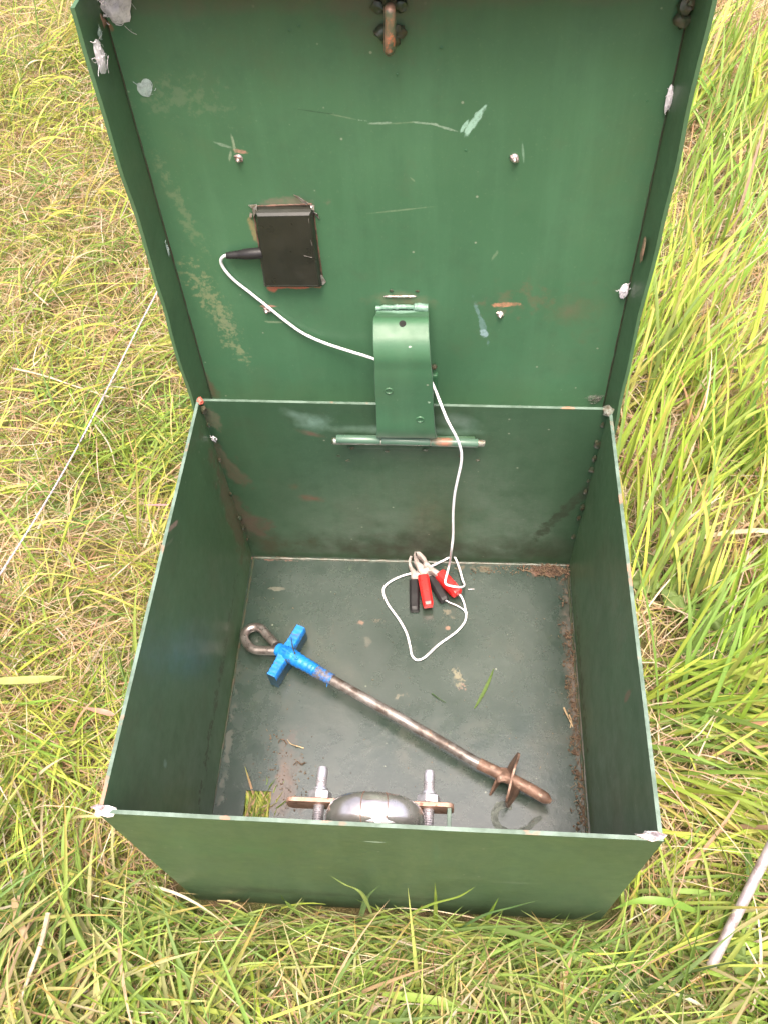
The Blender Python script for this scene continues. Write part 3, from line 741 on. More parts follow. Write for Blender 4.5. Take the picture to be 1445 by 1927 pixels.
def clip(name_mat, hs, jaws, piv, z0, zt_, label):
    root = MB()
    piv3 = cpx(*piv, zt_)
    M = Matrix.Translation(piv3 - Vector((0, 0, .009)))
    root.lathe(M, [(.0028, 0), (.0016, .001), (.0016, .0085), (.0030, .0088), (.0030, .0098), (.0018, .0104)], 16)
    # coil spring round the pivot
    sp = [piv3 + Vector((.0030 * math.cos(t * 2.2 * math.pi * 2), .0030 * math.sin(t * 2.2 * math.pi * 2) - .001, -.008 + .006 * t)) for t in np.linspace(0, 1, 30)]
    root.tube(sp, .0005, 6)
    r = root.build('crocodile_clip', M_steel, lead, smooth=True); r['label'] = label
    for jl in jaws:
        b = MB(); top = [cpx(x, y, zt_) for x, y in jl]
        b.prism(top, (0, 0, -.0010))
        # folded side wall of the pressed jaw
        m_ = len(jl) // 2
        for seq in (top[:m_], top[m_:]):
            for a, c in zip(seq[:-1], seq[1:]):
                dd = (c - a).normalized().cross(Vector((0, 0, 1))) * .0005
                b.add([a - dd, a + dd, c + dd, c - dd, a - dd + Vector((0, 0, -.0065)), a + dd + Vector((0, 0, -.0065)), c + dd + Vector((0, 0, -.0065)), c - dd + Vector((0, 0, -.0065))],
                      [(0, 1, 2, 3), (4, 7, 6, 5), (0, 4, 5, 1), (1, 5, 6, 2), (2, 6, 7, 3), (3, 7, 4, 0)])
        b.build('jaw', M_steel, r)
    for (a, c, w0, w1) in hs:
        A = cpx(*a, (z0 + zt_) / 2); C_ = cpx(*c, (z0 + zt_) / 2); ax = (C_ - A); ln = ax.length; ax.normalize(); sd_ = ax.cross(Vector((0, 0, 1))).normalized()
        b = MB(); hz = (zt_ - z0) / 2 + .0012; st = []
        for t, w, h in ((0, w0 * .92, hz * .9), (.02, w0, hz), (.5, (w0 + w1) / 2, hz * 1.02), (.90, w1, hz * .92), (1.0, w1 * .86, hz * .72)):
            c_ = A + ax * ln * t
            st.append([c_ + sd_ * w * sx + Vector((0, 0, 1)) * h * sz for sx, sz in ((-.62, 1), (.62, 1), (1, .45), (1, -1), (-1, -1), (-1, .45))])
        for s_ in st: b.v += s_
        for i in range(4):
            for j in range(6): b.face((i * 6 + j, i * 6 + (j + 1) % 6, i * 6 + 6 + (j + 1) % 6, i * 6 + 6 + j))
        b.face(list(range(6))[::-1]); b.face([24 + j for j in range(6)])
        b.build('handle_sleeve', name_mat, r, bevel=.0006)
    return r
clip(M_blk, [((598, 560), (600, 905), .0062, .0058), ((790, 520), (945, 790), .0062, .0058)],
     [[(602, 215), (578, 262), (560, 300), (552, 350), (572, 410), (640, 480), (640, 575), (573, 575), (566, 470), (540, 390), (535, 320), (556, 270)],
      [(602, 215), (630, 300), (660, 380), (740, 480), (830, 500), (800, 560), (720, 510), (650, 440), (600, 350), (590, 260)]],
     (640, 470), .004, .0125, 'crocodile clip with black sleeves, lying under the red one')
clip(M_red, [((697, 510), (758, 850), .0066, .0062), ((885, 478), (1092, 706), .0070, .0066)],
     [[(604, 212), (612, 300), (650, 350), (720, 400), (760, 430), (715, 520), (672, 515), (662, 460), (632, 400), (600, 340), (592, 260)],
      [(606, 210), (670, 245), (716, 290), (745, 350), (790, 400), (885, 462), (855, 500), (790, 448), (740, 445), (700, 400), (712, 350), (680, 300), (630, 262)]],
     (742, 422), .0125, .0225, 'crocodile clip with bright red sleeves, lying on the black one')

# ------------------------------------------------------------------ ground anchor
SZ = .0300
A0, A1 = at(548, 1232, SZ), at(1030, 1505, .0150)
anchor = empty('ground_anchor', at(760, 1350, .003), 'rusty screw-in ground anchor with blue taped handle and ring, lying across the box floor', 'ground anchor')
def pt(u, v, z): return at(u, v, z)
shaft_pts = [at(540, 1227, .0290), at(625, 1279, .0285), at(720, 1333, .0275), at(830, 1396, .0265), at(900, 1437, .0258), at(960, 1466, .0250), at(1000, 1487, .0243), at(1030, 1505, .0235)]
b = MB(); sp_ = spline(shaft_pts, 6); b.tube(sp_[:-6] + [sp_[-4]], [.0056] * (len(sp_) - 6) + [.0056], 18)
b.build('shaft', M_rod, anchor, smooth=True)
b = MB(); tip = spline(shaft_pts[-4:], 6); b.tube(tip + [tip[-1] + (tip[-1] - tip[-2]) * 1.3], [.0062] * (len(tip) - 2) + [.0060, .0048, .0018], 16); b.build('shaft_tip', M_rust, anchor, smooth=True)
# ring bent from the same bar
b = MB(); ring = [at(545, 1229, .026), at(522, 1225, .025), at(498, 1224, .023), at(478, 1222, .021), at(465, 1211, .019), at(460, 1198, .017), at(466, 1186, .016), at(479, 1180, .016), at(492, 1183, .017), at(505, 1197, .019), at(520, 1213, .021)]
b.tube(spline(ring, 7), .0051, 16); b.build('ring', M_bright, anchor, smooth=True)
# crossbar wrapped in tape
ca, cb = at(510, 1271, .0330), at(566, 1178, .0330)
ax = (cb - ca); ax.z = 0; ln = ax.length; ax.normalize(); sdv = ax.cross(Z).normalized()
b = MB(); k_ = 44; prof8 = [(-.85, 1), (.85, 1), (1, .93), (1, .3), (1, -.4), (.9, -1), (-.9, -1), (-1, -.4), (-1, .3), (-1, .93)]
for i in range(k_ + 1):
    t = i / k_; c_ = ca.lerp(cb, t); bulge = 1 + .30 * math.exp(-((t - .47) / .13) ** 2); wv = .0002 * math.sin(i * 1.9) + .0005 * mnoise.noise(Vector((i * .7, 0, 0)))
    for sx, sz in prof8:
        b.v.append(Vector((c_.x, c_.y, .0185)) + sdv * (sx * (.0056 * bulge + wv)) + Vector((0, 0, sz * (.0145 * (1 + (bulge - 1) * .25) + wv))))
m_ = len(prof8)
for i in range(k_):
    for j in range(m_): b.face((i * m_ + j, i * m_ + (j + 1) % m_, i * m_ + m_ + (j + 1) % m_, i * m_ + m_ + j), 0 if j in (0, 1, 9, 2, 8) else 1)
b.face(list(range(m_))[::-1], 1); b.face([k_ * m_ + j for j in range(m_)], 0)
b.build('handle', [M_blue, M_bluedark], anchor, smooth=True)
# tape wound round the hub in ridges
b = MB(); hub = spline([at(524, 1222, .027), at(545, 1232, .0305), at(562, 1243, .0305), at(585, 1256, .0300), at(598, 1264, .0297)], 8)
nh_ = len(hub); b.tube(hub, [.0075 + .0012 * math.exp(-((i / nh_ - .35) / .2) ** 2) + .0004 * math.sin(i * 1.9) - (.0012 if i > nh_ - 3 else 0) for i in range(nh_)], 20)
b.build('tape_sleeve', M_blue, anchor, smooth=True)
b = MB(); hub = spline([at(594, 1262, .0295), at(605, 1268, .0290), at(625, 1279, .0285)], 10); nh_ = len(hub)
b.tube(hub, [.0074 - .0010 * i / nh_ + .00045 * math.sin(i * 1.7) for i in range(nh_)], 18); b.build('tape_end', M_bluedirt, anchor, smooth=True)
b = MB()
for k in range(9):          # diagonal wraps over the crossing
    t = k / 8; u = 535 + 22 * t; s_ = at(u - 9, 1222 + 16 * t, .032); e_ = at(u + 12, 1214 + 22 * t, .031); md = at(u + 2, 1222 + 18 * t, .0385)
    b.tube(spline([s_, md, e_], 6), [.0004 + .0010 * math.sin(math.pi * i / 12) for i in range(13)], 6)
b.build('tape_wrap', M_blue, anchor, smooth=True)
b = MB(); b.tube(spline([at(548, 1199, .0345), at(550, 1212, .0372), at(553, 1224, .0385), at(556, 1232, .038)], 5), [.0004] * 5 + [.0008] * 8 + [.0013] * 3, 6); b.build('tape_split', M_dark, anchor, smooth=True)
b = MB(); b.tube(spline([at(604, 1276, .024), at(612, 1282, .022), at(616, 1288, .022), at(615, 1292, .02)], 4), .0005, 6); b.build('tape_thread', M_blue, anchor, smooth=True)
# helix blade
hc = at(957, 1465, .0255); hx = (shaft_pts[-1] - shaft_pts[-4]).normalized()
hu = Z.cross(hx).normalized(); hv = hx.cross(hu).normalized()
b = MB(); nb = 56
for side in (0, 1):
    for i in range(nb + 1):
        t = i / nb; a = 2 * math.pi * t * 1.08 - 2.3; pz = (t - .5) * .024 + .0006 * math.sin(a * 3)
        ro = .0265 + .002 * math.sin(a * 5 + 1)
        for r_ in (.0050, .014, ro):
            b.v.append(hc + hx * (pz + side * .0022) + (hu * math.cos(a) + hv * math.sin(a)) * r_)
o_ = (nb + 1) * 3
for i in range(nb):
    for j in range(2):
        a = i * 3 + j; f = (a, a + 1, a + 4, a + 3); b.face(f); b.face([k + o_ for k in f[::-1]])
    a = i * 3 + 2; b.face((a, a + 3, a + 3 + o_, a + o_)); a = i * 3; b.face((a, a + 3, a + 3 + o_, a + o_))
for i in (0, nb):
    for j in range(2):
        a = i * 3 + j; b.face((a, a + 1, a + 1 + o_, a + o_))
b.build('helix_blade', M_rust, anchor, smooth=True)
lump('hub_weld', hc - hx * .006, (.009, .008, .008), M_rust, anchor, 120, .5)

# ------------------------------------------------------------------ debris, smears and webs
def scatter_crumbs(name, pts, label, cat, mat=M_crumb, fibre=.3):
    b = MB()
    for k, (p, r) in enumerate(pts):
        if random.random() < fibre:
            a = random.uniform(0, 6.3); l = r * random.uniform(1.5, 4); d_ = Vector((math.cos(a), math.sin(a), random.uniform(-.1, .25))) * l
            b.tube([p, p + d_ * .5 + Vector((0, 0, r * .4)), p + d_], max(r * .18, .0003), 4, m=1)
        else: b.blob(p, (r * .8, r * random.uniform(.4, 1.1), r * .5), k, 1.5, 0, 1)
    o = b.build(name, [mat, M_chaff], origin=(pts[0][0].x, pts[0][0].y, .003)); return tag(o, label, cat, kind='stuff')
P = []
for k in range(1100):
    t = random.random(); u = 1058 + 40 * t + random.gauss(0, 1); v = 1085 + 480 * t
    if mnoise.noise(Vector((v * .022, 3, 0))) + random.uniform(-.25, .25) < -.02 + .12 * math.exp(-((v - 1085) / 60) ** 2): continue
    p = at(u, v, .004); p.x += random.gauss(-.0005, .0040); p.x = min(p.x, .1945); P.append((p + Vector((0, 0, random.uniform(0, .003))), random.uniform(.0006, .0024) * (1.4 if random.random() < .05 else .75)))
scatter_crumbs('soil_debris', P, 'crumbled brown soil and plant bits heaped along the right floor edge of the box', 'debris')
P = []
for k in range(190):
    u = random.gauss(1035, 25); v = random.gauss(1075, 6); p = at(u, v, .004); p.y = min(p.y, .1965); p.x = min(p.x, .195); P.append((p + Vector((0, 0, random.uniform(0, .004))), random.uniform(.0006, .0024)))
for k in range(120):
    p = at(random.uniform(880, 1060), random.gauss(1072, 6), .004); p.y = min(p.y, .1965); P.append((p, random.uniform(.0004, .0012)))
scatter_crumbs('soil_debris', P, 'reddish brown soil crumbs in the back right corner of the box floor', 'debris')
P = []
for k in range(170):
    u = random.gauss(535, 26); v = random.uniform(1375, 1535); p = at(u, v, .0036); 
    if p.y < ha.y + .004 and ha.x - .002 < p.x < hb.x + .002: continue
    P.append((p, random.uniform(.0003, .0013)))
scatter_crumbs('soil_debris', P, 'dark specks of soil beside the rectangular hole in the box floor', 'debris')
P = []
for k in range(260):
    p = Vector((random.uniform(-.19, .19), random.uniform(-.18, .19), .0034)); P.append((p, random.uniform(.0002, .0007)))
scatter_crumbs('floor_grit', P, 'fine grit scattered thinly over the whole box floor', 'debris', fibre=.25)
def straw(pts, r, mat, name, label, cat):
    b = MB(); q = spline(pts, 5); n_ = len(q); b.tube(q, [r * (1 - .6 * i / n_) for i in range(n_)], 6)
    return tag(b.build(name, mat, smooth=True, origin=q[0]), label, cat)
straw([at(1060, 1332, .004), at(1066, 1345, .0055), at(1077, 1368, .005)], .0012, M_straw, 'straw', 'short curved piece of straw by the right floor edge of the box', 'straw')
straw([at(1070, 1345, .005), at(1074, 1356, .006), at(1072, 1370, .005)], .0008, M_straw, 'straw', 'tiny bent straw lying against the bigger straw in the box', 'straw')
straw([at(540, 1400, .004), at(535, 1393, .006), at(527, 1392, .006), at(525, 1398, .004)], .0008, M_crumb, 'twig', 'tiny hooked twig among soil specks left on the box floor', 'twig')
straw([at(572, 1408, .004), at(560, 1404, .006), at(548, 1400, .005), at(541, 1392, .004)], .0007, M_straw, 'twig', 'thin pale twig beside the tiny hooked twig on the box floor', 'twig')
straw([at(575, 1435, .004), at(567, 1438, .006), at(560, 1433, .006), at(552, 1440, .004)], .0009, M_crumb, 'twig', 'short dark twig left of the left lock bolt on the box floor', 'twig')
straw([at(812, 1305, .0042), at(826, 1315, .0052), at(838, 1322, .0042)], .0007, leafy('green_thread', (.08, .14, .05), (.06, .11, .04)), 'grass_strand', 'thin green thread of grass lying left of the cut blade in the box', 'grass blade')
straw([at(880, 1109, .0042), at(892, 1108.5, .0042)], .0006, M_web, 'straw', 'tiny white fibre right of the red clip on the box floor', 'fibre')
b = MB(); a, c = at(892, 1333, .0045), at(928, 1258, .0055); sdv2 = (c - a).cross(Z).normalized()
for i in range(7):
    t = i / 6; w = .0019 * math.sin(math.pi * min(t * .85 + .1, 1)); p = a.lerp(c, t) + sdv2 * .0015 * math.sin(t * 3); b.v += [p - sdv2 * w, p + Vector((0, 0, -.0004)), p + sdv2 * w]
for i in range(6):
    for j in range(2): b.face((i * 3 + j, i * 3 + j + 1, i * 3 + j + 4, i * 3 + j + 3))
tag(b.build('grass_strand', leafy('cut_blade', (.13, .20, .05), (.10, .16, .04)), origin=a), 'single cut green grass blade lying on the box floor', 'grass blade')
# lip of dried smear shaped like a horseshoe near the anchor tip
b = MB(); hs = [at(u, v, .0036) for u, v in ((962, 1515), (940, 1516), (930, 1532), (934, 1552), (950, 1564), (972, 1566), (992, 1558), (1004, 1546), (1018, 1538))]
q = spline(hs, 6); b2 = MB(); n_ = len(q)
for i, p in enumerate(q):
    tg = (q[min(i + 1, n_ - 1)] - q[max(i - 1, 0)]).normalized(); s_ = tg.cross(Z).normalized(); w = .0042 * (1 + .35 * mnoise.noise(Vector((i * .5, 0, 0)))) * (1 - .4 * i / n_)
    b2.v += [p - s_ * w, p + s_ * w * .0 + Vector((0, 0, .0003)), p + s_ * w]
for i in range(n_ - 1):
    for j in range(2): b2.face((i * 3 + j, i * 3 + j + 1, i * 3 + j + 4, i * 3 + j + 3))
sm_o = b2.build('dried_smear', simple('dried_mud_film', (.11, .125, .105), (.06, .07, .06), 160, .5, 0, .0010), box, smooth=True); sm_o['label'] = 'horseshoe-shaped dried smear on the floor'

def web(c, nrm, rx, rz, mat, label, seed, strands=60, thick=.002, body=True):
    rnd = random.Random(seed); nrm = Vector(nrm).normalized(); t1 = X if abs(nrm.x) < .8 else Y; t1 = (t1 - nrm * t1.dot(nrm)).normalized(); t2 = nrm.cross(t1)
    b = MB(); c = Vector(c)
    if body:
        n1, n2 = 22, 7; cidx = len(b.v); b.v.append(c + nrm * thick)
        for j in range(1, n2 + 1):
            for i in range(n1):
                a = 2 * math.pi * i / n1; k = .80 * j / n2 * (.95 + .45 * mnoise.noise(Vector((math.cos(a) * 1.3, math.sin(a) * 1.3, seed * 1.7))))
                h = thick * (1 - (j / n2) ** 2) * (1 + .5 * mnoise.noise(Vector((math.cos(a) * k * 3, math.sin(a) * k * 3, seed + 5))))
                b.v.append(c + t1 * rx * k * math.cos(a) + t2 * rz * k * math.sin(a) + nrm * max(h, .0002))
        for i in range(n1): b.face((cidx, cidx + 1 + i, cidx + 1 + (i + 1) % n1))
        for j in range(n2 - 1):
            for i in range(n1):
                a0 = cidx + 1 + j * n1; b.face((a0 + i, a0 + n1 + i, a0 + n1 + (i + 1) % n1, a0 + (i + 1) % n1))
    for k in range(strands // 2 + 4):
        a = rnd.uniform(0, 6.28); rr_ = rnd.uniform(0, .85) ** .7; px_, py_ = rr_ * math.cos(a), rr_ * math.sin(a)
        hd = rnd.uniform(0, 6.28); ln_ = rnd.uniform(.25, .75); cv = rnd.uniform(-2.2, 2.2); q = []
        for f in range(5):
            q.append(c + t1 * rx * px_ + t2 * rz * py_ + nrm * (thick * rnd.uniform(.3, 1.1) * max(0, 1 - px_ * px_ - py_ * py_) + .0003))
            px_ += math.cos(hd) * ln_ / 4; py_ += math.sin(hd) * ln_ / 4; hd += cv / 4
        b.tube(spline(q, 2), rnd.uniform(.00010, .00026), 4)
    return tag(b.build('cobweb', mat, smooth=True, origin=c), label, 'cobweb')
web(lid(216, 12, .002), LN, .015, .016, M_web, 'big matted white web filling the top left corner inside the lid', 1, 60, .005)
web(lid(273, 165, .0006), LN, .0085, .0088, M_web2, 'flat round grey web patch on the lid panel near its left edge', 2, 6, .0008)
def on_x(u, v, x):
    d_ = ray(u, v); return CV + d_ * ((x - CV.x) / d_.x)
web(on_x(189, 108, -WL + .0012), X, .013, .014, M_web, 'torn white web on the left side flange of the lid', 3, 40, .002)
web(on_x(188, 62, -WL + .0008), X, .006, .005, M_web2, 'small pale round web spot on the left lid flange', 4, 8, .0006)
web(lid(1258, 186, .003), LN, .0035, .011, M_web, 'slim white web on the right lid seam near the top', 5, 22, .002)
web(lid(1173, 548, .003), LN, .0055, .010, M_web, 'fuzzy white web on the right lid seam lower down', 6, 50, .002)
web(lid(1117, 750, .003), LN, .009, .008, M_web3, 'dusty web in the bottom right corner inside the lid', 7, 60, .002)
web(on_x(316, 470, -WL + .0008), X, .003, .009, M_web2, 'small wispy web halfway down the left lid seam', 8, 16, .0008)
web(aty(404, 826, .194), -Y, .0035, .006, M_web, 'small bluish white web at the back left inner corner of the box', 9, 10, .0012)

# ------------------------------------------------------------------ cord and pole lying in the grass
b = MB(); a, c = at(330, 488, .075), at(-60, 1180, .085)
q = [a.lerp(c, t) + Vector((0, 0, -.012 * math.sin(math.pi * t))) + (c - a).cross(Z).normalized() * (.003 * math.sin(t * 7)) for t in np.linspace(0, 1, 40)]
a2 = a + (a - q[3]).normalized() * .25 + Vector((0, 0, -.05)); c2 = c + (c - q[-3]).normalized() * .3 + Vector((0, 0, -.03))
q = [a2] + q + [c2]; kk = len(q)
for s in (0, 1):
    tw = []; fine = spline(q, 14); 
    for i, p in enumerate(fine):
        an = i * .55 + s * math.pi; tw.append(p + Vector((math.cos(an) * .00052, 0, math.sin(an) * .00052)))
    b.tube(tw, .00070, 6)
tag(b.build('cord', M_cord, smooth=True, origin=q[1]), 'thin taut whitish cord running across the grass left of the box', 'cord')
b = MB(); a, c = at(1335, 1822, .050), at(1452, 1588, .100); dd = (c - a)
b.tube([a, a + dd * .02, c + dd * 2.4, c + dd * 2.42], [.0036, .0046, .0050, .0048], 18)
po = b.build('metal_pole', M_pole, smooth=True, origin=a); tag(po, 'pinkish grey metal pole slanting down into the grass right of the box', 'pole')

# ------------------------------------------------------------------ grass
def hit_box(pts):              # pts (n, k, 3): True where a blade pokes into the box
    x, y, z = pts[..., 0], pts[..., 1], pts[..., 2]
    ins_ = (np.abs(x) < .212) & (y > -.2075) & (y < .212) & (z < .31)
    ins2 = (np.abs(x) < .215) & (y > .19) & (y < .30) & (z > .18)
    return (ins_ | ins2).any(axis=1)
def vnoise(x, y, s, seed):
    r = np.random.default_rng(seed); out = np.zeros_like(x)
    for k in range(9):
        a = r.uniform(0, 6.28); f = s * r.uniform(.5, 1.8); ph = r.uniform(0, 6.28); out += np.sin((x * np.cos(a) + y * np.sin(a)) * f + ph)
    return out / 3.0
def blades(name, base, az, el, length, width, droop, floor_h, col, tipcol, label, seg=6, bend=0., vee=False, mat=M_grass, skip=False, kind='stuff', roll=None):
    n = len(base); pts = np.zeros((n, seg + 1, 3)); pts[:, 0] = base; e = el.copy(); a = az.copy(); dirs = np.zeros((n, seg + 1, 3))
    st = length / seg
    for k in range(seg + 1):
        d_ = np.stack([np.cos(a) * np.cos(e), np.sin(a) * np.cos(e), np.sin(e)], 1); dirs[:, k] = d_
        if k < seg:
            pts[:, k + 1] = pts[:, k] + d_ * st[:, None]
            low = pts[:, k + 1, 2] < floor_h; pts[low, k + 1, 2] = floor_h[low]; e = np.where(low, np.maximum(e, -.02), e)
            e = e - droop / seg * (1 + k * .35); a = a + bend / seg
    if not skip:
        ok = ~hit_box(pts); pts, dirs, width, col, tipcol = pts[ok], dirs[ok], width[ok], col[ok], tipcol[ok]
        if roll is not None: roll = roll[ok]
        n = len(pts)
    side = np.cross(dirs, np.array([0, 0, 1.])); nn = np.linalg.norm(side, axis=2, keepdims=True); side = side / np.maximum(nn, 1e-4)
    if roll is None: roll = rng.normal(0, .6, n)
    up = np.cross(side, dirs); tw = roll[:, None] + np.linspace(0, 1, seg + 1)[None] * rng.normal(0, .6, n)[:, None]
    side = side * np.cos(tw)[..., None] + up * np.sin(tw)[..., None]; up = np.cross(side, dirs)
    t = np.linspace(0, 1, seg + 1); prof = np.minimum(1, .55 + t * 1.6) * np.clip((1 - t) * 2.2, 0.02, 1) ** .8
    w = width[:, None] * prof[None] * .5
    c_t = np.clip((t - .55) / .45, 0, 1)[None, :, None]; cc = col[:, None] * (1 - c_t) + tipcol[:, None] * c_t
    bs = np.clip(1 - t * 4, 0, 1)[None, :, None] * .5; cc = cc * (1 - bs) + np.array([.34, .30, .14])[None, None] * bs
    if vee: V = np.stack([pts - side * w[..., None] + up * (w * .35)[..., None], pts - up * (w * .1)[..., None], pts + side * w[..., None] + up * (w * .35)[..., None]], 2); m = 3
    else: V = np.stack([pts - side * w[..., None], pts + side * w[..., None]], 2); m = 2
    nv = (seg + 1) * m; V = V.reshape(-1, 3); C = np.repeat(cc[:, :, None], m, 2).reshape(-1, 3)
    f = []
    for k in range(seg):
        for j in range(m - 1): q = k * m + j; f.append((q, q + 1, q + m + 1, q + m))
    F = (np.arange(n)[:, None, None] * nv + np.array(f)[None]).reshape(-1, 4)
    me = bpy.data.meshes.new(name); me.vertices.add(len(V)); me.vertices.foreach_set('co', V.astype(np.float32).ravel())
    me.loops.add(F.size); me.loops.foreach_set('vertex_index', F.astype(np.int32).ravel())
    me.polygons.add(len(F)); me.polygons.foreach_set('loop_start', np.arange(0, F.size, 4, dtype=np.int32)); me.polygons.foreach_set('loop_total', np.full(len(F), 4, np.int32))
    at_ = me.color_attributes.new('tint', 'FLOAT_COLOR', 'POINT'); at_.data.foreach_set('color', np.concatenate([C, np.ones((len(C), 1))], 1).astype(np.float32).ravel())
    me.polygons.foreach_set('use_smooth', np.ones(len(F), bool)); me.materials.append(mat); me.update(calc_edges=True); me.validate()
    o = bpy.data.objects.new(name, me); COL.objects.link(o); tag(o, label, 'grass', kind=kind); print(name, n, 'blades', len(F) * 2, 'tris'); return o

# ground seen by the camera, with a margin
X0, X1, Y0, Y1 = -1.35, 1.2, -.75, 2.15
def spots(n, dens=None):
    out = np.zeros((0, 2))
    while len(out) < n:
        p = np.stack([rng.uniform(X0, X1, n), rng.uniform(Y0, Y1, n)], 1)
        yy = p[:, 1]; lim = .55 + .42 * (yy + .75) 
        k = (np.abs(p[:, 0] + .06 * yy) < lim) & (rng.random(n) < np.interp(yy, [-.75, .3, 2.15], [1, .8, .42]))
        k &= ~((np.abs(p[:, 0]) < .20) & (np.abs(p[:, 1]) < .19))
        if dens is not None: k &= rng.random(n) < dens(p[:, 0], p[:, 1])
        out = np.concatenate([out, p[k]])
    return out[:n]
GREENS = np.array([[.27, .37, .06], [.36, .44, .07], [.21, .31, .06], [.46, .51, .10], [.16, .26, .06], [.54, .53, .14]])
STRAWS = np.array([[.58, .42, .27], [.50, .32, .19], [.62, .50, .34], [.40, .25, .15], [.55, .44, .22], [.66, .58, .44]])
def pick(pal, n, jit=.18):
    c = pal[rng.integers(0, len(pal), n)] * .93; return np.clip(c * (1 + rng.normal(0, jit, (n, 1))) * (1 + rng.normal(0, .05, (n, 3))), .01, .8)
# 1. thatch of dry stems lying flat
n = 64000; p = spots(n)
base = np.c_[p, rng.uniform(-.004, .030, n)]
blades('dry_thatch', base, rng.uniform(0, 6.28, n) , rng.normal(.12, .28, n), rng.uniform(.025, .10, n), rng.uniform(.0007, .0019, n), rng.normal(.25, .35, n), rng.uniform(.002, .034, n),
       pick(STRAWS, n), pick(STRAWS, n), 'mat of dry tan stems lying flat between the green blades', seg=3, bend=rng.normal(0, .5, n))
# 2. fine short green under-storey
n = 40000; p = spots(n, lambda x, y: np.clip(.55 + .35 * vnoise(x, y, 7, 3), .12, 1))
lean = vnoise(p[:, 0], p[:, 1], 3.0, 5) * 1.4 + 1.0
az = lean + rng.normal(0, .9, n); gc = pick(GREENS, n)
dry = rng.random(n) < .22; gc[dry] = pick(STRAWS, dry.sum())
tip = np.where(rng.random((n, 1)) < .12, pick(STRAWS, n), gc * 1.1)
blades('short_grass', np.c_[p, rng.uniform(-.008, .006, n)], az, rng.normal(.62, .38, n), rng.uniform(.035, .105, n), rng.uniform(.0009, .0021, n), rng.normal(.55, .40, n), rng.uniform(.003, .028, n),
       gc, tip, 'short fine yellow-green grass around the box', seg=5, bend=rng.normal(0, .5, n))
# 3. tufts of longer blades with a common sweep
def tufts(name, nt_, per, region, azf, elm, lmin, lmax, wmin, wmax, dr, label, pal=GREENS, spread=.5, rad=.02, drytip=.2, vee=True, seg=8):
    B = []; A = []
    c = np.zeros((0, 2))
    while len(c) < nt_:
        q = np.stack([rng.uniform(X0, X1, 4000), rng.uniform(Y0, Y1, 4000)], 1); q = q[region(q[:, 0], q[:, 1], rng.random(4000))]; c = np.concatenate([c, q])
    c = c[:nt_]; c = np.repeat(c, per, 0); ta = np.repeat(azf(c[::per, 0], c[::per, 1], nt_), per); tc_ = np.repeat(pick(pal, nt_, .12), per, 0)
    n = len(c); p = c + rng.normal(0, rad, (n, 2)); az = ta + rng.normal(0, spread, n)
    col = np.clip(tc_ * (1 + rng.normal(0, .18, (n, 1))), .01, .7); dr_ = rng.random(n) < .05; col[dr_] = pick(STRAWS, dr_.sum())
    tipc = np.where(rng.random((n, 1)) < drytip, np.array([[.48, .30, .10]]), col * 1.12)
    blades(name, np.c_[p, rng.uniform(-.008, .004, n)], az, rng.normal(elm, .24, n), rng.uniform(lmin, lmax, n) * rng.uniform(.6, 1.05, n), rng.uniform(wmin, wmax, n), rng.normal(dr, .35, n), rng.uniform(.008, .04, n),
           col, tipc, label, seg=seg, bend=rng.normal(0, .25, n), vee=vee)
out = lambda x, y: ~((np.abs(x) < .235) & (np.abs(y) < .235))
tufts('leaning_grass', 2300, 8, lambda x, y, r: out(x, y) & (x < .25) & (y > -.8) & (r < np.clip(.5 + .4 * vnoise(x, y, 6, 9), .05, 1)), lambda x, y, n: vnoise(x, y, 2.5, 15) * 1.6 - .4 + rng.normal(0, .8, n), .58, .08, .20, .0015, .0035, .55,
      'tufts of longer bent yellow-green grass left of and behind the box')
RG = np.array([[.25, .39, .06], [.34, .47, .07], [.20, .32, .06], [.42, .52, .09], [.28, .40, .10], [.47, .48, .13]])
tufts('tall_grass', 470, 10, lambda x, y, r: (x > .245) & (y > -.05) & (r < np.clip(.6 + .4 * vnoise(x, y, 6, 19), .1, 1) * np.interp(y, [.5, 1.0], [1, .42])), lambda x, y, n: .95 + rng.normal(0, .35, n), 1.0, .14, .32, .0026, .0056, .5,
      'tall broad bright green grass leaning right of the box', pal=RG, spread=.28)
tufts('tall_grass', 150, 13, lambda x, y, r: (x > .23) & (y > -.25) & (y < .08), lambda x, y, n: rng.normal(-.12, .22, n), .42, .15, .28, .0026, .0050, .8,
      'swath of long grass combed sideways away from the right side of the box', pal=RG, spread=.20)
BG = np.array([[.20, .30, .07], [.27, .37, .08], [.16, .25, .07], [.34, .40, .11], [.40, .39, .17]])
tufts('front_grass', 420, 11, lambda x, y, r: (y < -.225) & (y > -.6) & (x > -.5) & (x < .55), lambda x, y, n: rng.normal(1.0, .75, n), .66, .08, .20, .0019, .0044, .6,
      'longer mid-green grass in front of the box, some blades rising against its front wall', pal=BG, spread=.45)
tufts('straw_stems', 1150, 12, lambda x, y, r: (x > .24) & (y > .05) & (r < np.clip(.4 + .5 * vnoise(x, y, 5, 29), 0, 1) * np.interp(y, [.3, 1.0], [.35, 1])), lambda x, y, n: .9 + rng.normal(0, .6, n), .55, .06, .20, .0009, .0020, .6,
      'dry straw-coloured stems among the tall grass right of the box', pal=STRAWS, spread=.5, vee=False, seg=5)
n = 9000; p = spots(n, lambda x, y: np.clip(.5 + .45 * vnoise(x, y, 5, 41), .05, 1))
blades('loose_straws', np.c_[p, rng.uniform(.01, .045, n)], rng.uniform(0, 6.28, n), rng.normal(.22, .2, n), rng.uniform(.05, .15, n), rng.uniform(.0007, .0014, n), rng.normal(.35, .25, n), rng.uniform(.02, .06, n),
       pick(STRAWS, n), pick(STRAWS, n), 'thin pale straws lying loosely on top of the grass', seg=4, bend=rng.normal(0, .35, n))
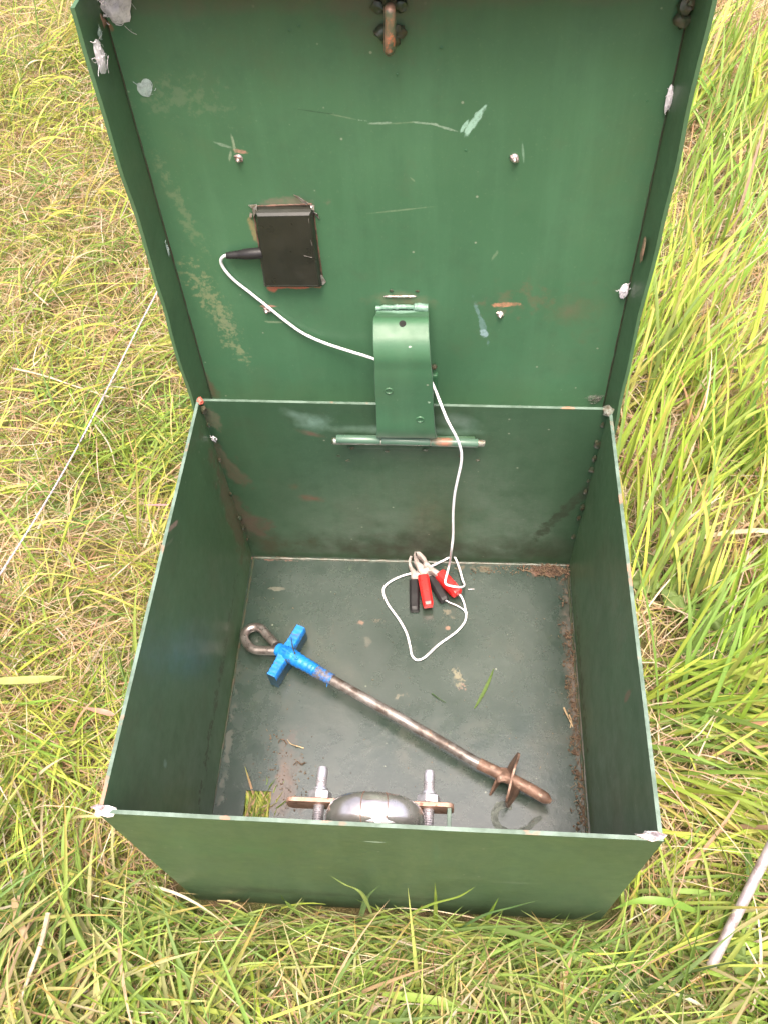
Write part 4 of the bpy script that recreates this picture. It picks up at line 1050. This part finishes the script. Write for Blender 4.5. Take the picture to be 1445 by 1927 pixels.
n = 680; ex = rng.uniform(-.22, .235, n)
blades('rising_grass', np.c_[ex, -.222 - rng.random(n) ** 1.5 * .05, rng.uniform(-.008, .002, n)], rng.normal(0, .35, n) + np.where(rng.random(n) < .5, .25, 2.9), rng.normal(1.0, .22, n), rng.uniform(.04, .125, n), rng.uniform(.0014, .0034, n), rng.normal(.5, .3, n), rng.uniform(.003, .02, n),
       pick(BG, n), pick(BG, n), 'short upright blades standing against the foot of the front wall', seg=6, bend=rng.normal(0, .3, n), vee=True)
n = 900; ex = rng.uniform(-.215, .225, n)
blades('edge_grass', np.c_[ex, rng.uniform(-.2225, -.2095, n), rng.uniform(-.008, .002, n)], rng.normal(-1.57, .6, n), rng.normal(.55, .3, n), rng.uniform(.03, .11, n), rng.uniform(.0016, .0036, n), rng.normal(.7, .3, n), rng.uniform(.003, .02, n),
       pick(np.r_[BG, STRAWS[:2]], n), pick(BG, n), 'grass flattened outwards along the foot of the front wall', seg=5, bend=rng.normal(0, .3, n))
n = 42000; fp = np.stack([rng.uniform(-5, 5, n), rng.uniform(-1.6, 7.5, n)], 1)
lim = .50 + .42 * (fp[:, 1] + .75); inner = (np.abs(fp[:, 0] + .06 * fp[:, 1]) < lim) & (fp[:, 1] > -.70) & (fp[:, 1] < 2.05)
fp = fp[~inner]; n = len(fp)
blades('outer_meadow', np.c_[fp, rng.uniform(-.01, .01, n)], rng.uniform(0, 6.28, n), rng.normal(.7, .3, n), rng.uniform(.12, .32, n), rng.uniform(.004, .010, n), rng.normal(.7, .3, n), rng.uniform(.01, .05, n),
       pick(np.r_[GREENS, STRAWS[:4]], n), pick(GREENS, n), 'coarser meadow grass further out around the box', seg=4, bend=rng.normal(0, .4, n))
# grass seen through the hole in the floor
n = 300; hx0, hx1 = ha.x - .002, hb.x + .001; hy1 = ha.y - .004; hy0 = hy1 - .055
p = np.stack([rng.uniform(hx0, hx1, n), rng.uniform(hy0, hy1, n)], 1)
blades('hole_grass', np.c_[p, rng.uniform(-.004, -.001, n)], rng.normal(1.3, .6, n), rng.normal(.16, .12, n), rng.uniform(.018, .040, n), rng.uniform(.0012, .0024, n), rng.normal(.3, .2, n), rng.uniform(-.003, .0005, n),
       pick(np.r_[GREENS, STRAWS[:2]], n), pick(GREENS, n), 'flattened grass showing through the rectangular hole in the box floor', seg=4, skip=True)
# a few hand-placed blades crossing the foot of the front wall
def big_blade(uv, w, col, tip, z0, z1, label):
    ps = [aty(u, v, -.212 - .004 * i) for i, (u, v) in enumerate(uv)][::-1]; ps = spline(ps, 5); b = MB(); n_ = len(ps)
    for i, p in enumerate(ps):
        tg = (ps[min(i + 1, n_ - 1)] - ps[max(i - 1, 0)]).normalized(); s_ = tg.cross(-Y).normalized(); t = i / (n_ - 1); ww = w * min(1, .5 + t * 2) * min(1, (1 - t) * 2.2 + .03)
        b.v += [p - s_ * ww, p + Y * ww * .4, p + s_ * ww]
    for i in range(n_ - 1):
        for j in range(2): b.face((i * 3 + j, i * 3 + j + 1, i * 3 + j + 4, i * 3 + j + 3))
    m = leafy('single_blade', col, tip); return tag(b.build('grass_strand', m, smooth=True, origin=ps[0]), label, 'grass blade')
big_blade([(818, 1662), (819, 1700), (818, 1760), (812, 1800)], .0020, (.22, .32, .05), (.30, .36, .08), 0, 0, 'upright thin green blade before the middle of the front wall')
big_blade([(893, 1669), (860, 1688), (810, 1702), (760, 1725)], .0024, (.20, .30, .05), (.26, .34, .07), 0, 0, 'long green blade pointing right across the bottom of the front wall')
big_blade([(937, 1690), (915, 1730), (880, 1790), (850, 1840)], .0030, (.20, .33, .05), (.25, .36, .06), 0, 0, 'bright green blade slanting up right below the front wall')
big_blade([(1010, 1695), (960, 1708), (910, 1722), (860, 1750)], .0026, (.09, .17, .06), (.12, .20, .07), 0, 0, 'dark green blade lying low before the right part of the front wall')
big_blade([(622, 1648), (650, 1665), (680, 1680), (700, 1720)], .0020, (.22, .30, .09), (.28, .34, .10), 0, 0, 'pale green blade tip before the left part of the front wall')
big_blade([(712, 1668), (690, 1690), (676, 1730), (640, 1790)], .0024, (.12, .20, .08), (.16, .24, .09), 0, 0, 'bluish green blade bent against the front wall left of its middle')

# ------------------------------------------------------------------ weeds and dry stalks
def weed(c, r, nl, seed, label, zz=.036):
    rnd = random.Random(seed); root = empty('broadleaf_weed', Vector((c.x, c.y, 0)), label, 'weed', 'broad-leaved weeds in the grass')
    top = Vector((c.x, c.y, zz)); a0 = rnd.uniform(0, 6.28)
    for k in range(nl):
        a = a0 + k * 6.28 / nl + rnd.uniform(-.3, .3); d_ = Vector((math.cos(a), math.sin(a), 0)); lc = top + d_ * r * .95 + Vector((0, 0, rnd.uniform(-.006, .010)))
        st = MB(); st.tube(spline([Vector((c.x, c.y, 0)), top * .6 + Vector((c.x, c.y, 0)) * .4 + d_ * .003, lc], 4), .0011, 6); st.build('stem', M_leaf, root, smooth=True)
        b = MB(); rings_ = 5; m = 40; b.v.append(lc + Vector((0, 0, .001))); s_ = d_.cross(Z)
        for j in range(1, rings_ + 1):
            for i in range(m):
                th = 2 * math.pi * i / m; lobe = .78 + .22 * abs(math.cos(th * 2.5)) + .05 * math.cos(th * 14)
                rad = r * lobe * j / rings_ * (.25 + .75 * min(1, abs(th - math.pi) * -.0 + (1 - math.exp(-((th - math.pi) ** 2) * 4)) + .2))
                fold = .0022 * math.cos(th * 5) * (j / rings_) - r * .22 * (j / rings_) ** 2
                b.v.append(lc + d_ * rad * math.cos(th) + s_ * rad * math.sin(th) + Vector((0, 0, fold + .002 * mnoise.noise(Vector((th * 2, j, seed))))))
        for i in range(m): b.face((0, 1 + i, 1 + (i + 1) % m))
        for j in range(rings_ - 1):
            for i in range(m): o2 = 1 + j * m; b.face((o2 + i, o2 + m + i, o2 + m + (i + 1) % m, o2 + (i + 1) % m))
        b.build('leaf', M_leaf, root, smooth=True)
weed(at(1300, 1095, .05), .019, 2, 1, 'pair of fan-shaped weed leaves right of the box, above the larger lobed weed')
weed(at(1345, 1190, .05), .024, 3, 2, 'largest lobed green weed right of the box')
weed(at(1215, 1060, .05), .017, 2, 3, 'round weed leaf close to the right side of the box')
weed(at(1400, 1245, .05), .020, 2, 4, 'weed with drooping leaf at the far right below the largest weed')
weed(at(1425, 1770, .06), .016, 3, 5, 'pale yellow-green lobed weed at the lower right beside the metal pole', .040)
def stalk(uv, z, r, label, mat=M_stalk):
    ps = [at(u, v, zz) for (u, v), zz in zip(uv, z)]; q = spline(ps, 6); b = MB(); n_ = len(q); b.tube(q, [r * (1 - .45 * i / n_) for i in range(n_)], 7)
    return tag(b.build('dry_stalk', mat, smooth=True, origin=q[0]), label, 'dry stalk')
stalk([(92, 1718), (78, 1775), (58, 1830), (38, 1885)], (.07, .07, .068, .06), .0026, 'thick bleached stalk standing out at the bottom left of the grass')
stalk([(1408, 1038), (1385, 1120), (1352, 1205), (1328, 1285)], (.07, .075, .07, .06), .0010, 'long thin pale stalk crossing the lobed weed right of the box')
stalk([(1255, 1142), (1294, 1157), (1290, 1162), (1235, 1212)], (.05, .055, .055, .05), .0010, 'kinked pinkish dry stalk just right of the box wall')
stalk([(20, 692), (80, 706), (140, 726), (210, 748)], (.06, .06, .055, .05), .0017, 'straight dry tan stalk passing under the cord left of the box')
stalk([(180, 800), (205, 835), (218, 875)], (.06, .065, .05), .0012, 'short curved white stalk right of the cord')
stalk([(55, 542), (92, 575)], (.05, .05), .0018, 'short white stub of stalk in the grass left of the lid')
def wide_blade(uv, z, w, c1, c2, label):
    ps = spline([at(u, v, zz) for (u, v), zz in zip(uv, z)], 6); b = MB(); n_ = len(ps)
    for i, p in enumerate(ps):
        tg = (ps[min(i + 1, n_ - 1)] - ps[max(i - 1, 0)]).normalized(); s_ = tg.cross(Z).normalized(); t = i / (n_ - 1); ww = w * min(1, .5 + t * 3) * min(1, (1 - t) * 2.2 + .03)
        b.v += [p - s_ * ww, p - Z * ww * .3, p + s_ * ww]
    for i in range(n_ - 1):
        for j in range(2): b.face((i * 3 + j, i * 3 + j + 1, i * 3 + j + 4, i * 3 + j + 3))
    return tag(b.build('grass_strand', leafy('wide_blade', c1, c2), smooth=True, origin=ps[0]), label, 'grass blade')
wide_blade([(-20, 1282), (40, 1280), (90, 1277), (128, 1273)], (.06, .065, .065, .06), .0045, (.28, .34, .09), (.36, .38, .14), 'broad yellow-green blade lying flat at the left edge of the picture')
wide_blade([(215, 1345), (190, 1338), (150, 1330)], (.05, .055, .05), .0030, (.48, .26, .20), (.40, .22, .16), 'pinkish dead blade beside the lower left side of the box')
wide_blade([(1310, 1715), (1260, 1698), (1200, 1695), (1150, 1712)], (.05, .07, .07, .05), .0034, (.16, .28, .05), (.20, .32, .06), 'broad green blade arching near the front right corner of the box')
wide_blade([(372, 760), (352, 860), (330, 960)], (.10, .10, .07), .0022, (.45, .42, .16), (.50, .46, .22), 'yellow dry blade leaning along the back left edge of the box')
wide_blade([(318, 950), (270, 950)], (.10, .09), .0014, (.58, .24, .28), (.50, .22, .22), 'short pink stem tip touching the left side of the box')
wide_blade([(720, 1870), (800, 1880), (860, 1890), (880, 1896)], (.05, .06, .06, .05), .0035, (.20, .32, .05), (.26, .36, .07), 'broad green blade lying along the bottom edge of the picture')
wide_blade([(25, 1690), (40, 1740), (62, 1800)], (.06, .06, .05), .0034, (.45, .32, .18), (.38, .26, .14), 'brown dead blade left of the bleached stalk')
